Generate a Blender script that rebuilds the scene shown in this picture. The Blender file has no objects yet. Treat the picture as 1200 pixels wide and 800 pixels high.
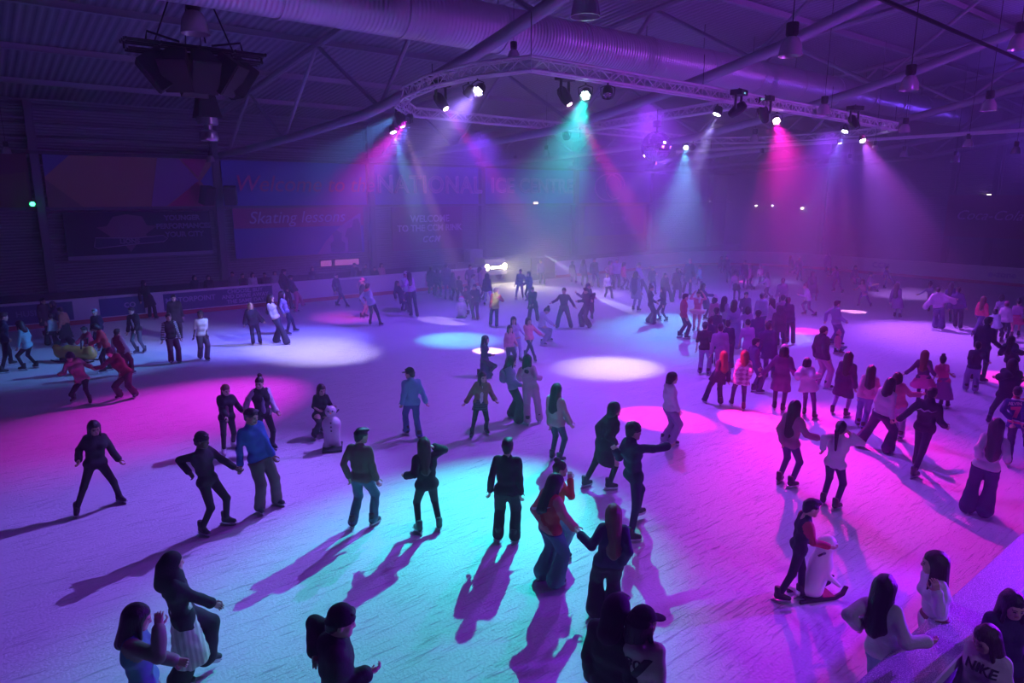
import bpy, bmesh, math, random
import numpy as np
from mathutils import Vector, Matrix
from mathutils.bvhtree import BVHTree

scene = bpy.context.scene
COL = scene.collection
random.seed(7)
R = math.radians

# ------------------------------------------------------------------ camera
CAM_H, FPX, YH, YAW = 5.5, 800.0, 230.0, R(51.7)
PITCH = math.atan((400 - YH) / FPX)
RGT = Vector((math.sin(YAW), -math.cos(YAW), 0))
FWD = Vector((math.cos(YAW), math.sin(YAW), 0))
CAM = Vector((0, 0, CAM_H))
cam_data = bpy.data.cameras.new('camera')
cam_data.lens, cam_data.sensor_width = 24.0, 36.0
cam_data.clip_end = 300
cam = bpy.data.objects.new('camera', cam_data)
COL.objects.link(cam)
cam.location = CAM
cam.rotation_euler = (math.pi / 2 - PITCH, 0, math.atan2(-FWD.x, FWD.y))
scene.camera = cam


def ray(x, y):
    dx, dy = (x - 600) / FPX, (400 - y) / FPX
    return RGT * dx + FWD * (math.cos(PITCH) + dy * math.sin(PITCH)) + Vector((0, 0, -math.sin(PITCH) + dy * math.cos(PITCH)))


def at_z(x, y, z=0.0):
    r = ray(x, y)
    return CAM + r * ((z - CAM_H) / r.z)


def at_y(x, y, Y):
    r = ray(x, y)
    return CAM + r * (Y / r.y)


def at_x(x, y, X):
    r = ray(x, y)
    return CAM + r * (X / r.x)


# ------------------------------------------------------------------ object helpers
def tag(o, label=None, cat=None, group=None, kind=None):
    if label: o['label'] = label
    if cat: o['category'] = cat
    if group: o['group'] = group
    if kind: o['kind'] = kind
    return o


def empty(name, loc, label=None, cat=None, group=None, kind=None):
    o = bpy.data.objects.new(name, None)
    o.empty_display_size = 0.2
    COL.objects.link(o)
    o.location = loc
    return tag(o, label, cat, group, kind)


def link(name, me, parent=None, loc=None):
    o = bpy.data.objects.new(name, me)
    COL.objects.link(o)
    if parent: o.parent = parent
    if loc is not None: o.location = loc
    return o


def copy_tree(o, parent=None):
    c = o.copy()
    COL.objects.link(c)
    c.parent = parent
    for ch in list(o.children):
        copy_tree(ch, c)
    return c


class MB:
    """collects boxes, tubes, lathes into one mesh"""
    def __init__(s): s.v, s.f = [], []

    def add(s, vs, fs):
        n = len(s.v)
        s.v += [tuple(v) for v in vs]
        s.f += [tuple(i + n for i in f) for f in fs]
        return s

    def box(s, c, size, rot=None):
        hx, hy, hz = size[0] / 2, size[1] / 2, size[2] / 2
        vs = [Vector((x, y, z)) for x in (-hx, hx) for y in (-hy, hy) for z in (-hz, hz)]
        if rot is not None: vs = [rot @ v for v in vs]
        vs = [v + Vector(c) for v in vs]
        return s.add(vs, [(0, 1, 3, 2), (4, 6, 7, 5), (0, 4, 5, 1), (2, 3, 7, 6), (0, 2, 6, 4), (1, 5, 7, 3)])

    def tube(s, pts, r, n=8, closed=False, cap=True):
        pts = [Vector(p) for p in pts]
        rs = r if isinstance(r, (list, tuple)) else [r] * len(pts)
        m = len(pts); vs = []; prev = None
        for i, p in enumerate(pts):
            if closed: d = pts[(i + 1) % m] - pts[i - 1]
            else: d = pts[min(i + 1, m - 1)] - pts[max(i - 1, 0)]
            d.normalize()
            u = (prev - d * prev.dot(d)) if prev is not None else d.cross(Vector((0, 0, 1)) if abs(d.z) < .9 else Vector((1, 0, 0)))
            u.normalize(); prev = u; w = d.cross(u)
            for k in range(n):
                a = 2 * math.pi * k / n
                vs.append(p + (u * math.cos(a) + w * math.sin(a)) * rs[i])
        fs = []
        for i in range(m if closed else m - 1):
            j = (i + 1) % m
            for k in range(n):
                l = (k + 1) % n
                fs.append((i * n + k, i * n + l, j * n + l, j * n + k))
        if cap and not closed:
            fs.append(tuple(range(n))[::-1]); fs.append(tuple((m - 1) * n + k for k in range(n)))
        return s.add(vs, fs)

    def lathe(s, prof, o=(0, 0, 0), axis=None, n=20):
        """profile of (radius, height) turned about axis (a direction) at o"""
        ax = Vector(axis or (0, 0, 1)).normalized()
        u = ax.cross(Vector((1, 0, 0)) if abs(ax.x) < .9 else Vector((0, 1, 0))).normalized(); w = ax.cross(u)
        vs = []; o = Vector(o)
        for r, h in prof:
            for k in range(n):
                a = 2 * math.pi * k / n
                vs.append(o + ax * h + (u * math.cos(a) + w * math.sin(a)) * max(r, 1e-4))
        fs = []
        for i in range(len(prof) - 1):
            for k in range(n):
                l = (k + 1) % n
                fs.append((i * n + k, i * n + l, (i + 1) * n + l, (i + 1) * n + k))
        return s.add(vs, fs)

    def prism(s, poly, d):
        """poly: 3-D points, extruded by vector d"""
        n = len(poly); d = Vector(d)
        vs = [Vector(p) for p in poly] + [Vector(p) + d for p in poly]
        fs = [tuple(range(n))[::-1], tuple(range(n, 2 * n))] + [(i, (i + 1) % n, n + (i + 1) % n, n + i) for i in range(n)]
        return s.add(vs, fs)

    def build(s, name, mat, parent=None, loc=None, smooth=False, bevel=0):
        me = bpy.data.meshes.new(name)
        me.from_pydata(s.v, [], s.f)
        bm = bmesh.new(); bm.from_mesh(me)
        bmesh.ops.recalc_face_normals(bm, faces=bm.faces)
        bm.to_mesh(me); bm.free()
        if mat: me.materials.append(mat)
        if smooth:
            me.polygons.foreach_set('use_smooth', [True] * len(me.polygons))
            me.set_sharp_from_angle(angle=R(40))
        o = link(name, me, parent, loc)
        if bevel:
            b = o.modifiers.new('bevel', 'BEVEL'); b.width = bevel; b.segments = 2; b.limit_method = 'ANGLE'
        return o


# ------------------------------------------------------------------ materials
def new_mat(name):
    m = bpy.data.materials.new(name); m.use_nodes = True
    nt = m.node_tree
    return m, nt, nt.nodes['Principled BSDF']


_mats = {}


def mat(rgb, rough=.75, metal=0.0, bump=0.0, scale=40.0, emit=None, es=0.0, sheen=0.0, var=0.0):
    key = (tuple(round(c, 4) for c in rgb), rough, metal, bump, scale, emit, es, var)
    if key in _mats: return _mats[key]
    m, nt, b = new_mat('surface')
    b.inputs['Base Color'].default_value = (*rgb, 1)
    b.inputs['Roughness'].default_value = rough
    b.inputs['Metallic'].default_value = metal
    if emit:
        b.inputs['Emission Color'].default_value = (*emit, 1)
        b.inputs['Emission Strength'].default_value = es
    if bump or var:
        tc = nt.nodes.new('ShaderNodeTexCoord'); nz = nt.nodes.new('ShaderNodeTexNoise')
        nz.inputs['Scale'].default_value = scale; nz.inputs['Detail'].default_value = 4
        nt.links.new(tc.outputs['Object'], nz.inputs['Vector'])
        if bump:
            bp = nt.nodes.new('ShaderNodeBump'); bp.inputs['Strength'].default_value = bump; bp.inputs['Distance'].default_value = .02
            nt.links.new(nz.outputs['Fac'], bp.inputs['Height']); nt.links.new(bp.outputs['Normal'], b.inputs['Normal'])
        if var:
            mx = nt.nodes.new('ShaderNodeMix'); mx.data_type = 'RGBA'
            mx.inputs[6].default_value = (*[c * (1 - var) for c in rgb], 1); mx.inputs[7].default_value = (*[min(1, c * (1 + var)) for c in rgb], 1)
            nt.links.new(nz.outputs['Fac'], mx.inputs[0]); nt.links.new(mx.outputs[2], b.inputs['Base Color'])
    _mats[key] = m
    return m


def wave_mat(name, c1, c2, scale, direction='X', bump=0.0, rough=.7, metal=0.0, dist=0.0):
    m, nt, b = new_mat(name)
    tc = nt.nodes.new('ShaderNodeTexCoord'); wv = nt.nodes.new('ShaderNodeTexWave')
    wv.bands_direction = direction; wv.inputs['Scale'].default_value = scale; wv.inputs['Distortion'].default_value = dist
    rp = nt.nodes.new('ShaderNodeValToRGB'); rp.color_ramp.elements[0].color = (*c1, 1); rp.color_ramp.elements[1].color = (*c2, 1)
    rp.color_ramp.elements[0].position = .42; rp.color_ramp.elements[1].position = .58
    nt.links.new(tc.outputs['Object'], wv.inputs['Vector']); nt.links.new(wv.outputs['Fac'], rp.inputs['Fac'])
    nt.links.new(rp.outputs['Color'], b.inputs['Base Color'])
    b.inputs['Roughness'].default_value = rough; b.inputs['Metallic'].default_value = metal
    if bump:
        bp = nt.nodes.new('ShaderNodeBump'); bp.inputs['Strength'].default_value = bump; bp.inputs['Distance'].default_value = .05
        nt.links.new(wv.outputs['Fac'], bp.inputs['Height']); nt.links.new(bp.outputs['Normal'], b.inputs['Normal'])
    return m


def ice_material():
    m, nt, b = new_mat('ice')
    L = nt.links.new; N = nt.nodes.new
    tc = N('ShaderNodeTexCoord')
    # fine skate scratches: stretched noise in several directions
    heights = []
    for ang, sc in ((20, 1.0), (75, 1.3), (-35, .8)):
        mp = N('ShaderNodeMapping'); mp.inputs['Rotation'].default_value = (0, 0, R(ang)); mp.inputs['Scale'].default_value = (1.2 * sc, 16 * sc, 1)
        nz = N('ShaderNodeTexNoise'); nz.inputs['Scale'].default_value = 1.6; nz.inputs['Detail'].default_value = 6; nz.inputs['Roughness'].default_value = .65
        nz.inputs['Distortion'].default_value = .8
        rp = N('ShaderNodeValToRGB'); rp.color_ramp.elements[0].position = .60; rp.color_ramp.elements[1].position = .70
        L(tc.outputs['Object'], mp.inputs['Vector']); L(mp.outputs['Vector'], nz.inputs['Vector']); L(nz.outputs['Fac'], rp.inputs['Fac'])
        heights.append(rp.outputs['Color'])
    a1 = N('ShaderNodeMath'); a1.operation = 'ADD'; L(heights[0], a1.inputs[0]); L(heights[1], a1.inputs[1])
    a2 = N('ShaderNodeMath'); a2.operation = 'ADD'; L(a1.outputs[0], a2.inputs[0]); L(heights[2], a2.inputs[1])
    big = N('ShaderNodeTexNoise'); big.inputs['Scale'].default_value = .55; big.inputs['Detail'].default_value = 5
    L(tc.outputs['Object'], big.inputs['Vector'])
    snow = N('ShaderNodeTexNoise'); snow.inputs['Scale'].default_value = 26; snow.inputs['Detail'].default_value = 5
    L(tc.outputs['Object'], snow.inputs['Vector'])
    mx = N('ShaderNodeMix'); mx.data_type = 'RGBA'
    mx.inputs[6].default_value = (.74, .77, .80, 1); mx.inputs[7].default_value = (.86, .88, .90, 1)
    L(big.outputs['Fac'], mx.inputs[0])
    mx2 = N('ShaderNodeMix'); mx2.data_type = 'RGBA'; mx2.inputs[7].default_value = (.62, .66, .72, 1)
    ml = N('ShaderNodeMath'); ml.operation = 'MULTIPLY'; ml.inputs[1].default_value = .6; L(a2.outputs[0], ml.inputs[0])
    ml.use_clamp = True
    L(ml.outputs[0], mx2.inputs[0]); L(mx.outputs[2], mx2.inputs[6]); L(mx2.outputs[2], b.inputs['Base Color'])
    hm = N('ShaderNodeMath'); hm.operation = 'MULTIPLY_ADD'; hm.inputs[1].default_value = -.6; sn = N('ShaderNodeMath'); sn.operation = 'MULTIPLY'; sn.inputs[1].default_value = .5; L(snow.outputs['Fac'], sn.inputs[0]); L(a2.outputs[0], hm.inputs[0]); L(sn.outputs[0], hm.inputs[2])
    bp = N('ShaderNodeBump'); bp.inputs['Strength'].default_value = .62; bp.inputs['Distance'].default_value = .03
    L(hm.outputs[0], bp.inputs['Height']); L(bp.outputs['Normal'], b.inputs['Normal'])
    b.inputs['Roughness'].default_value = .55
    b.inputs['Specular IOR Level'].default_value = .25
    return m


M = {
    'black': mat((.012, .012, .014), .5), 'blackmetal': mat((.02, .02, .022), .4, .6), 'steel': mat((.55, .55, .58), .3, .9),
    'alu': mat((.85, .83, .88), .45, .1), 'white': mat((.8, .8, .82), .5), 'boards': mat((.72, .72, .76), .4, var=.06, scale=3),
    'kick': mat((.55, .06, .10), .5), 'kicky': mat((.75, .55, .08), .5), 'rail': mat((.78, .76, .8), .35),
    'tubepaint': mat((.34, .33, .40), .5, .2), 'duct': None, 'concrete': mat((.10, .10, .11), .9, var=.3, scale=4, bump=.2),
}

# ------------------------------------------------------------------ room
WY, WX, X0, Y0 = 40.0, 58.0, -16.0, -9.0


def roof_z(y): return 9.9 + .1 * (40 - y)


def quad(name, pts, m, kind='structure', label=None, cat=None):
    mb = MB(); mb.add(pts, [tuple(range(len(pts)))])
    o = mb.build(name, m)
    return tag(o, label, cat, kind=kind)


# ice with rounded corners
IX0, IX1, IY0, IY1, IR = -9.0, 51.0, 2.3, 34.9, 7.5


def rink_path(off=0.0, n=10, x0=IX0, x1=IX1, y0=IY0, y1=IY1, r=IR):
    pts = []
    for cx, cy, a0 in ((x1 - r, y0 + r, -90), (x1 - r, y1 - r, 0), (x0 + r, y1 - r, 90), (x0 + r, y0 + r, 180)):
        for k in range(n + 1):
            a = R(a0 + 90 * k / n)
            pts.append(Vector((cx + (r + off) * math.cos(a), cy + (r + off) * math.sin(a), 0)))
    return pts


mb = MB(); pts = rink_path(.05); mb.add(pts, [tuple(range(len(pts)))])
ice = mb.build('floor', ice_material())
tag(ice, 'pale scratched ice surface of the rink lit in coloured pools', 'ice', kind='structure')
quad('floor_walkway', [(X0, Y0, -.03), (WX, Y0, -.03), (WX, WY, -.03), (X0, WY, -.03)], M['concrete'], label='dark walkway floor around the ice rink', cat='floor')

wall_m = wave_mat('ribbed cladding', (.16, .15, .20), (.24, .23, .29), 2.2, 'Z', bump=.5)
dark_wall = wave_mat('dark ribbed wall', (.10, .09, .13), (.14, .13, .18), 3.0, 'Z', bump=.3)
H1 = roof_z(WY) + .05
quad('wall_far', [(X0, WY, -.03), (WX, WY, -.03), (WX, WY, H1), (X0, WY, H1)], wall_m, label='long far wall of the hall behind the banners', cat='wall')
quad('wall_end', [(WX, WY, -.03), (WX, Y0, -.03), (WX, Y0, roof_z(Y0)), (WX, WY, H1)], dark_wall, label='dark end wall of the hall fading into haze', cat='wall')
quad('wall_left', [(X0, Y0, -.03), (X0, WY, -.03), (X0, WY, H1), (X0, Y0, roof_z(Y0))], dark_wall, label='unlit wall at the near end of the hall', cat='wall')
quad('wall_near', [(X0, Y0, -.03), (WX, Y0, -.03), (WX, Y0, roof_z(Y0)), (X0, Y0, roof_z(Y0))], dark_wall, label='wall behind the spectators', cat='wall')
roof_m = wave_mat('corrugated roof', (.19, .19, .25), (.28, .28, .35), 1.1, 'X', bump=.8, rough=.5, metal=.3)
quad('ceiling', [(X0, Y0, roof_z(Y0)), (WX, Y0, roof_z(Y0)), (WX, WY, H1), (X0, WY, H1)], roof_m, label='corrugated metal roof deck over the rink', cat='ceiling')

BAYS = [-6.0, 2.9, 10.9, 20.0, 28.5, 37.5, 46.5, 55.0]
for i, x in enumerate(BAYS):
    mb = MB()
    # an I-section wall column
    for dx in (-.14, .14): mb.box((x, 39.6 + 0, 4.9), (.03, .6, 9.8)) if False else None
    mb.box((x, 39.32, 4.9), (.34, .05, 9.8)); mb.box((x, 39.9, 4.9), (.34, .05, 9.8)); mb.box((x, 39.6, 4.9), (.05, .56, 9.8))
    tag(mb.build('column', mat((.12, .12, .16), .6)), 'steel wall column between two banner bays on the far wall', 'column', kind='structure')
for i, y in enumerate((20.3, 17.6, 8.0, 30.0)):
    mb = MB(); hz = roof_z(y)
    mb.box((57.3, y, hz / 2), (.05, .36, hz)); mb.box((57.85, y, hz / 2), (.05, .36, hz)); mb.box((57.6, y, hz / 2), (.5, .05, hz))
    tag(mb.build('column', mat((.05, .05, .07), .6)), 'dark steel column standing against the end wall', 'column', kind='structure')
# ledge rail and dark beam under the cladding
mb = MB(); mb.box((21, 39.7, 4.93), (74, .5, .12)); tag(mb.build('trim_1', mat((.10, .10, .14), .6)), 'thin ledge running between upper and lower banners', 'ledge', kind='structure')
mb = MB(); mb.box((21, 39.6, 7.5), (74, .7, .14)); tag(mb.build('trim_2', mat((.05, .05, .07), .6)), 'dark beam along the top of the murals', 'beam', kind='structure')
for k, z in enumerate((8.15, 8.75, 9.5)):
    mb = MB(); mb.tube([(X0, 39.75, z), (WX, 39.75, z)], .07, 8); tag(mb.build('trim_%d' % (3 + k), mat((.2, .19, .24), .5)), 'horizontal rail on the upper cladding', 'rail', kind='structure')


# ------------------------------------------------------------------ lettering
def text_obj(name, body, size, m, parent, origin, right, up, shear=0.0, bold=0.0, align='CENTER', depth=.01, outline=False, space=1.0):
    cu = bpy.data.curves.new(name, 'FONT'); cu.body = body; cu.size = size; cu.shear = shear
    cu.align_x = align; cu.align_y = 'CENTER'; cu.extrude = depth; cu.offset = bold; cu.space_character = space
    cu.resolution_u = 4
    if outline:
        cu.fill_mode = 'NONE'; cu.extrude = 0; cu.bevel_depth = size * .035; cu.bevel_resolution = 1
    cu.materials.append(m)
    o = bpy.data.objects.new(name, cu); COL.objects.link(o)
    rt, u = Vector(right).normalized(), Vector(up).normalized(); n = rt.cross(u)
    mw = Matrix(((rt.x, u.x, n.x, origin[0]), (rt.y, u.y, n.y, origin[1]), (rt.z, u.z, n.z, origin[2]), (0, 0, 0, 1)))
    dg = bpy.context.evaluated_depsgraph_get(); dg.update()
    me = bpy.data.meshes.new_from_object(o.evaluated_get(dg))
    bpy.data.objects.remove(o)
    me.transform(mw)
    r = link(name, me, parent)
    if parent: r.matrix_parent_inverse = Matrix.Translation(-Vector(parent.location))
    return r


def far_text(name, body, x, z, size, m, parent, Y=39.2, **k):
    return text_obj(name, body, size, m, parent, (x, Y, z), (1, 0, 0), (0, 0, 1), **k)


def panel(name, x0, x1, z0, z1, m, label, cat='banner', Y=39.5, th=.06):
    mb = MB(); mb.box((0, 0, (z1 - z0) / 2), (x1 - x0, th, z1 - z0))
    e = empty(name, ((x0 + x1) / 2, Y, z0), label, cat, 'banners on the far wall')
    mb.build('panel', m, e)
    return e


def shape_on(parent, poly, m, name='shape', Y=39.45, th=.02):
    mb = MB(); L0 = Vector(parent.location)
    mb.prism([Vector((x, Y, z)) - L0 for x, z in poly], (0, -th, 0))
    return mb.build(name, m, parent)


# upper murals
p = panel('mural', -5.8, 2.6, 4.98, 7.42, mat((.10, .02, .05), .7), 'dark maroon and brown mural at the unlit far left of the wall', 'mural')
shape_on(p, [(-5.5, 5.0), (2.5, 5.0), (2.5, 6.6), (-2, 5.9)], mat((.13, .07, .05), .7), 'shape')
p = panel('mural', 3.2, 10.7, 4.98, 7.42, mat((.36, .20, .16), .7), 'brown, purple and red geometric mural beside the wall column', 'mural')
shape_on(p, [(3.2, 7.42), (3.2, 6.4), (4.3, 7.42)], mat((.10, .10, .35), .7))
shape_on(p, [(3.2, 6.3), (4.6, 5.0), (3.2, 5.0)], mat((.22, .14, .13), .7))
shape_on(p, [(7.6, 5.0), (8.1, 7.42), (9.1, 7.42), (10.0, 6.3), (8.3, 5.0)], mat((.27, .16, .36), .7))
shape_on(p, [(8.4, 5.0), (9.9, 6.25), (10.7, 5.0)], mat((.42, .03, .14), .7))
shape_on(p, [(9.2, 7.42), (10.5, 7.42), (10.0, 6.5)], mat((.40, .04, .20), .7))
shape_on(p, [(10.1, 6.3), (10.7, 7.1), (10.7, 5.2)], mat((.10, .13, .5), .7))
p = panel('mural', 11.2, 19.7, 4.98, 7.42, mat((.08, .11, .5), .7), 'blue wall sign with handwritten red welcome lettering', 'sign')
far_text('lettering', 'Welcome to the', 15.9, 6.15, 1.25, mat((.55, .06, .28), .6), p, shear=.25)
p = panel('mural', 20.3, 28.2, 4.98, 7.42, mat((.20, .14, .55), .7), 'violet wall sign reading NATIONAL in outlined capitals', 'sign')
far_text('lettering', 'NATIONAL', 24.3, 6.2, 1.5, mat((.75, .4, .8), .6), p, outline=True, space=1.08)
p = panel('mural', 28.8, 37.2, 4.98, 7.42, mat((.16, .16, .55), .7), 'blue wall sign reading ICE CENTRE in outlined capitals', 'sign')
far_text('lettering', 'ICE CENTRE', 33.0, 6.2, 1.4, mat((.7, .45, .85), .6), p, outline=True, space=1.04)
p = panel('mural', 37.8, 46.2, 4.98, 7.42, mat((.12, .12, .5), .7), 'blue wall panel with large looping ring emblem', 'sign')
for rx, rz, c in ((1.5, 1.05, (41.0, 6.2)), (1.1, 1.0, (41.8, 6.3))):
    mb = MB(); mb.tube([Vector((c[0] + rx * math.cos(a), 39.4, c[1] + rz * math.sin(a))) - Vector(p.location) for a in [2 * math.pi * k / 28 for k in range(24)]], .06, 6)
    mb.build('emblem', mat((.6, .45, .85), .6), p)

# lower banners
p = panel('banner', 3.7, 10.4, 2.45, 4.72, mat((.012, .014, .05), .7), 'black ice hockey banner with crest and outlined capitals', 'banner')
cr = mat((.20, .10, .16), .6)
star = [(5.05, 4.0), (5.6, 3.55), (5.35, 3.3), (6.1, 3.2), (6.45, 2.75), (6.8, 3.2), (7.4, 3.3), (7.2, 3.6), (7.75, 4.0), (7.3, 4.05), (7.1, 4.5), (6.4, 4.62), (5.8, 4.5), (5.5, 4.05)]
shape_on(p, star, cr, 'crest')
shape_on(p, [(4.85, 3.05), (4.95, 3.5), (6.6, 3.42), (8.0, 3.52), (8.2, 3.35), (8.0, 3.2), (6.6, 3.12), (5.0, 2.98)], mat((.03, .03, .10), .6), 'ribbon', Y=39.42)
mb = MB(); mb.tube([Vector((x, 39.4, z)) - Vector(p.location) for x, z in [(4.85, 3.05), (4.95, 3.5), (6.6, 3.42), (8.0, 3.52), (8.2, 3.35), (8.0, 3.2), (6.6, 3.12), (5.0, 2.98)]], .025, 5, closed=True); mb.build('ribbon_edge', mat((.35, .25, .40), .6), p)
far_text('lettering', 'LIONS', 6.4, 3.28, .32, mat((.35, .25, .4), .6), p, outline=True)
lt = mat((.30, .26, .48), .6)
far_text('lettering', 'YOUNGER', 8.95, 4.4, .36, lt, p, outline=True)
far_text('lettering', 'PERFORMANCES', 9.0, 3.98, .36, lt, p, outline=True)
far_text('lettering', 'YOUR CITY', 9.0, 3.55, .36, lt, p, outline=True)
mb = MB(); mb.box((0, -.05, .09), (6.7, .03, .18)); mb.build('border', mat((.32, .28, .42), .6), p)
p = panel('banner', 11.6, 19.4, 2.1, 4.85, mat((.10, .12, .48), .7), 'red and blue banner advertising skating lessons with two figures', 'banner')
shape_on(p, [(11.6, 3.75), (11.6, 4.85), (19.4, 4.85), (19.4, 3.75)], mat((.38, .05, .22), .7), 'stripe')
far_text('lettering', 'Skating lessons', 15.2, 4.3, .95, mat((.62, .5, .75), .6), p, shear=.25)
shape_on(p, [(16.3, 2.1), (16.9, 2.9), (17.8, 3.7), (18.8, 4.3), (19.2, 4.5), (19.2, 2.1)], mat((.45, .25, .55), .7), 'shape', Y=39.42)
for pl in ([(17.2, 2.2), (17.15, 2.7), (17.4, 2.9), (17.3, 3.3), (17.6, 3.5), (17.9, 3.3), (17.85, 2.9), (18.1, 2.7), (18.05, 2.2)],
           [(18.3, 2.15), (18.3, 3.0), (18.1, 3.1), (18.3, 3.6), (18.6, 3.65), (18.7, 4.1), (19.0, 4.2), (19.15, 3.8), (19.2, 2.15)]):
    shape_on(p, pl, mat((.07, .06, .2), .7), 'figure', Y=39.4)
p = panel('banner', 21.4, 26.8, 2.05, 4.82, mat((.22, .03, .16), .7), 'dark crimson rink welcome banner with white capitals', 'banner')
wt = mat((.72, .5, .75), .6)
far_text('lettering', 'WELCOME', 24.1, 4.05, .62, wt, p, bold=.015)
far_text('lettering', 'TO THE CCM RINK', 24.1, 3.45, .58, wt, p, bold=.015)
far_text('lettering', 'CCM', 24.1, 2.72, .55, wt, p, shear=.35, bold=.02, space=1.25)
p = panel('banner', 38.5, 45.5, 2.4, 4.7, mat((.14, .10, .42), .7), 'hazy violet sponsor banner on the far wall', 'banner')
far_text('lettering', 'CCM', 42.0, 3.6, .8, mat((.45, .35, .7), .6), p, shear=.3, space=1.2)
# end wall sign
e = empty('banner', (57.1, 17.2, 2.6), 'dark red drinks banner with white script on the end wall', 'banner')
mb = MB(); mb.box((0, 0, 1.5), (.06, 6.4, 3.0)); mb.build('panel', mat((.20, .03, .07), .7), e)
text_obj('lettering', 'Coca-Cola', .95, mat((.62, .42, .62), .6), e, (57.0, 17.7, 4.15), (0, -1, 0), (0, 0, 1), shear=.4)

# glazed stand front under the banners: dark recess, posts and bright kiosk windows
stand_m = mat((.05, .05, .08), .8, var=.3, scale=2)
mb = MB(); mb.box((4.6, 38.0, .55), (41.2, .12, 1.1)); mb.box((44.8, 38.0, .55), (26, .12, 1.1)); tag(mb.build('stand_wall', stand_m), 'low dark wall of the seating stand behind the far boards', 'wall', kind='structure')
for i, x in enumerate((3.0, 20.0)):
    pass
for i, (x0_, x1_) in enumerate(((16.4, 17.1), (17.3, 18.9))):
    e = empty('kiosk_window', ((x0_ + x1_) / 2, 39.3, 1.35), 'dimly lit pink kiosk window %s below the lessons banner' % ('narrow on the left side' if i == 0 else 'wide on the right side'), 'window')
    mb = MB(); mb.box((0, 0, .2), (x1_ - x0_, .02, .36)); mb.build('pane', mat((.6, .25, .5), .4, emit=(1, .25, .7), es=.35), e)
    mb = MB()
    for dz in (0, .4): mb.box((0, -.02, dz), (x1_ - x0_ + .1, .06, .05))
    for dx in (-1, 1): mb.box((dx * (x1_ - x0_ + .05) / 2, -.02, .2), (.05, .06, .44))
    mb.build('frame', M['black'], e)


# ------------------------------------------------------------------ barrier boards
def sweep(path, prof, m, name, parent=None, closed=True):
    """prof: (offset outwards, z)"""
    mb = MB(); n = len(prof); vs = []
    m_ = len(path)
    for i, p0 in enumerate(path):
        d = (path[(i + 1) % m_] - path[i - 1]) if closed else (path[min(i + 1, m_ - 1)] - path[max(i - 1, 0)])
        d.normalize(); nrm = Vector((d.y, -d.x, 0))
        for o, z in prof: vs.append(p0 + nrm * o + Vector((0, 0, z)))
    fs = []
    for i in range(m_ if closed else m_ - 1):
        j = (i + 1) % m_
        for k in range(n):
            l = (k + 1) % n
            fs.append((i * n + k, i * n + l, j * n + l, j * n + k))
    if not closed: fs += [tuple(range(n)), tuple((m_ - 1) * n + k for k in range(n))]
    mb.add(vs, fs)
    return mb.build(name, m, parent)


barrier = empty('rink_barrier', (0, 0, 0), 'white boards with pale cap rail running round the ice', 'barrier', kind='structure')
full = rink_path(0, 10)
# path starts at the near right corner and runs to the far side; leave the gate open in the far straight
GX0, GX1 = 25.5, 31.4
i_split = 22   # after the two right hand corners the far straight begins
pathA = full[:i_split] + [Vector((GX1, IY1, 0))]
pathB = [Vector((GX0, IY1, 0))] + full[i_split:] + [full[0]]
for pa in (pathA, pathB):
    sweep(pa, [(0, .0), (0, 1.08), (.10, 1.08), (.10, .0)], M['boards'], 'board_panel', barrier, closed=False)
    sweep(pa, [(-.012, .0), (-.012, .19), (0, .19), (0, .0)], M['kick'], 'kickplate', barrier, closed=False)
    sweep(pa, [(-.02, 1.08), (-.02, 1.14), (.14, 1.14), (.14, 1.08)], M['rail'], 'cap_rail', barrier, closed=False)
# the near side has a wide frosted counter as its top and a glossy violet front towards the stand
frost, nt, b = new_mat('frosted counter')
tc = nt.nodes.new('ShaderNodeTexCoord'); nz = nt.nodes.new('ShaderNodeTexNoise'); nz.inputs['Scale'].default_value = 90; nz.inputs['Detail'].default_value = 6
rp = nt.nodes.new('ShaderNodeValToRGB'); rp.color_ramp.elements[0].position = .45; rp.color_ramp.elements[1].position = .72
rp.color_ramp.elements[0].color = (.30, .27, .42, 1); rp.color_ramp.elements[1].color = (.85, .85, .9, 1)
bp = nt.nodes.new('ShaderNodeBump'); bp.inputs['Strength'].default_value = .7; bp.inputs['Distance'].default_value = .02
nt.links.new(tc.outputs['Object'], nz.inputs['Vector']); nt.links.new(nz.outputs['Fac'], rp.inputs['Fac']); nt.links.new(rp.outputs['Color'], b.inputs['Base Color'])
nt.links.new(nz.outputs['Fac'], bp.inputs['Height']); nt.links.new(bp.outputs['Normal'], b.inputs['Normal']); b.inputs['Roughness'].default_value = .4
mb = MB(); mb.box((20, 2.10, 1.155), (56, .44, .05)); mb.build('counter_top', frost, barrier, bevel=.012)
mb = MB(); mb.box((20, 1.88, 1.13), (56, .02, .10)); mb.build('counter_edge', mat((.8, .78, .9), .3), barrier)
mb = MB(); mb.box((20, 2.0, .55), (56, .06, 1.1)); mb.build('stand_side_panel', mat((.42, .34, .75), .25, var=.15, scale=6), barrier)

ads_m = mat((.06, .07, .22), .5)


def board_ad(x0, x1, m, lines, col, size=.26, xs=None):
    e = MB(); e.box(((x0 + x1) / 2, IY1 - .016, .64), (x1 - x0, .012, .80))
    o = e.build('advert_panel', m, barrier)
    for body, x, z, sz in lines:
        far_text('lettering', body, x, z, sz, col, o, Y=IY1 - .03, bold=.006, depth=.004)
    return o


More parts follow.
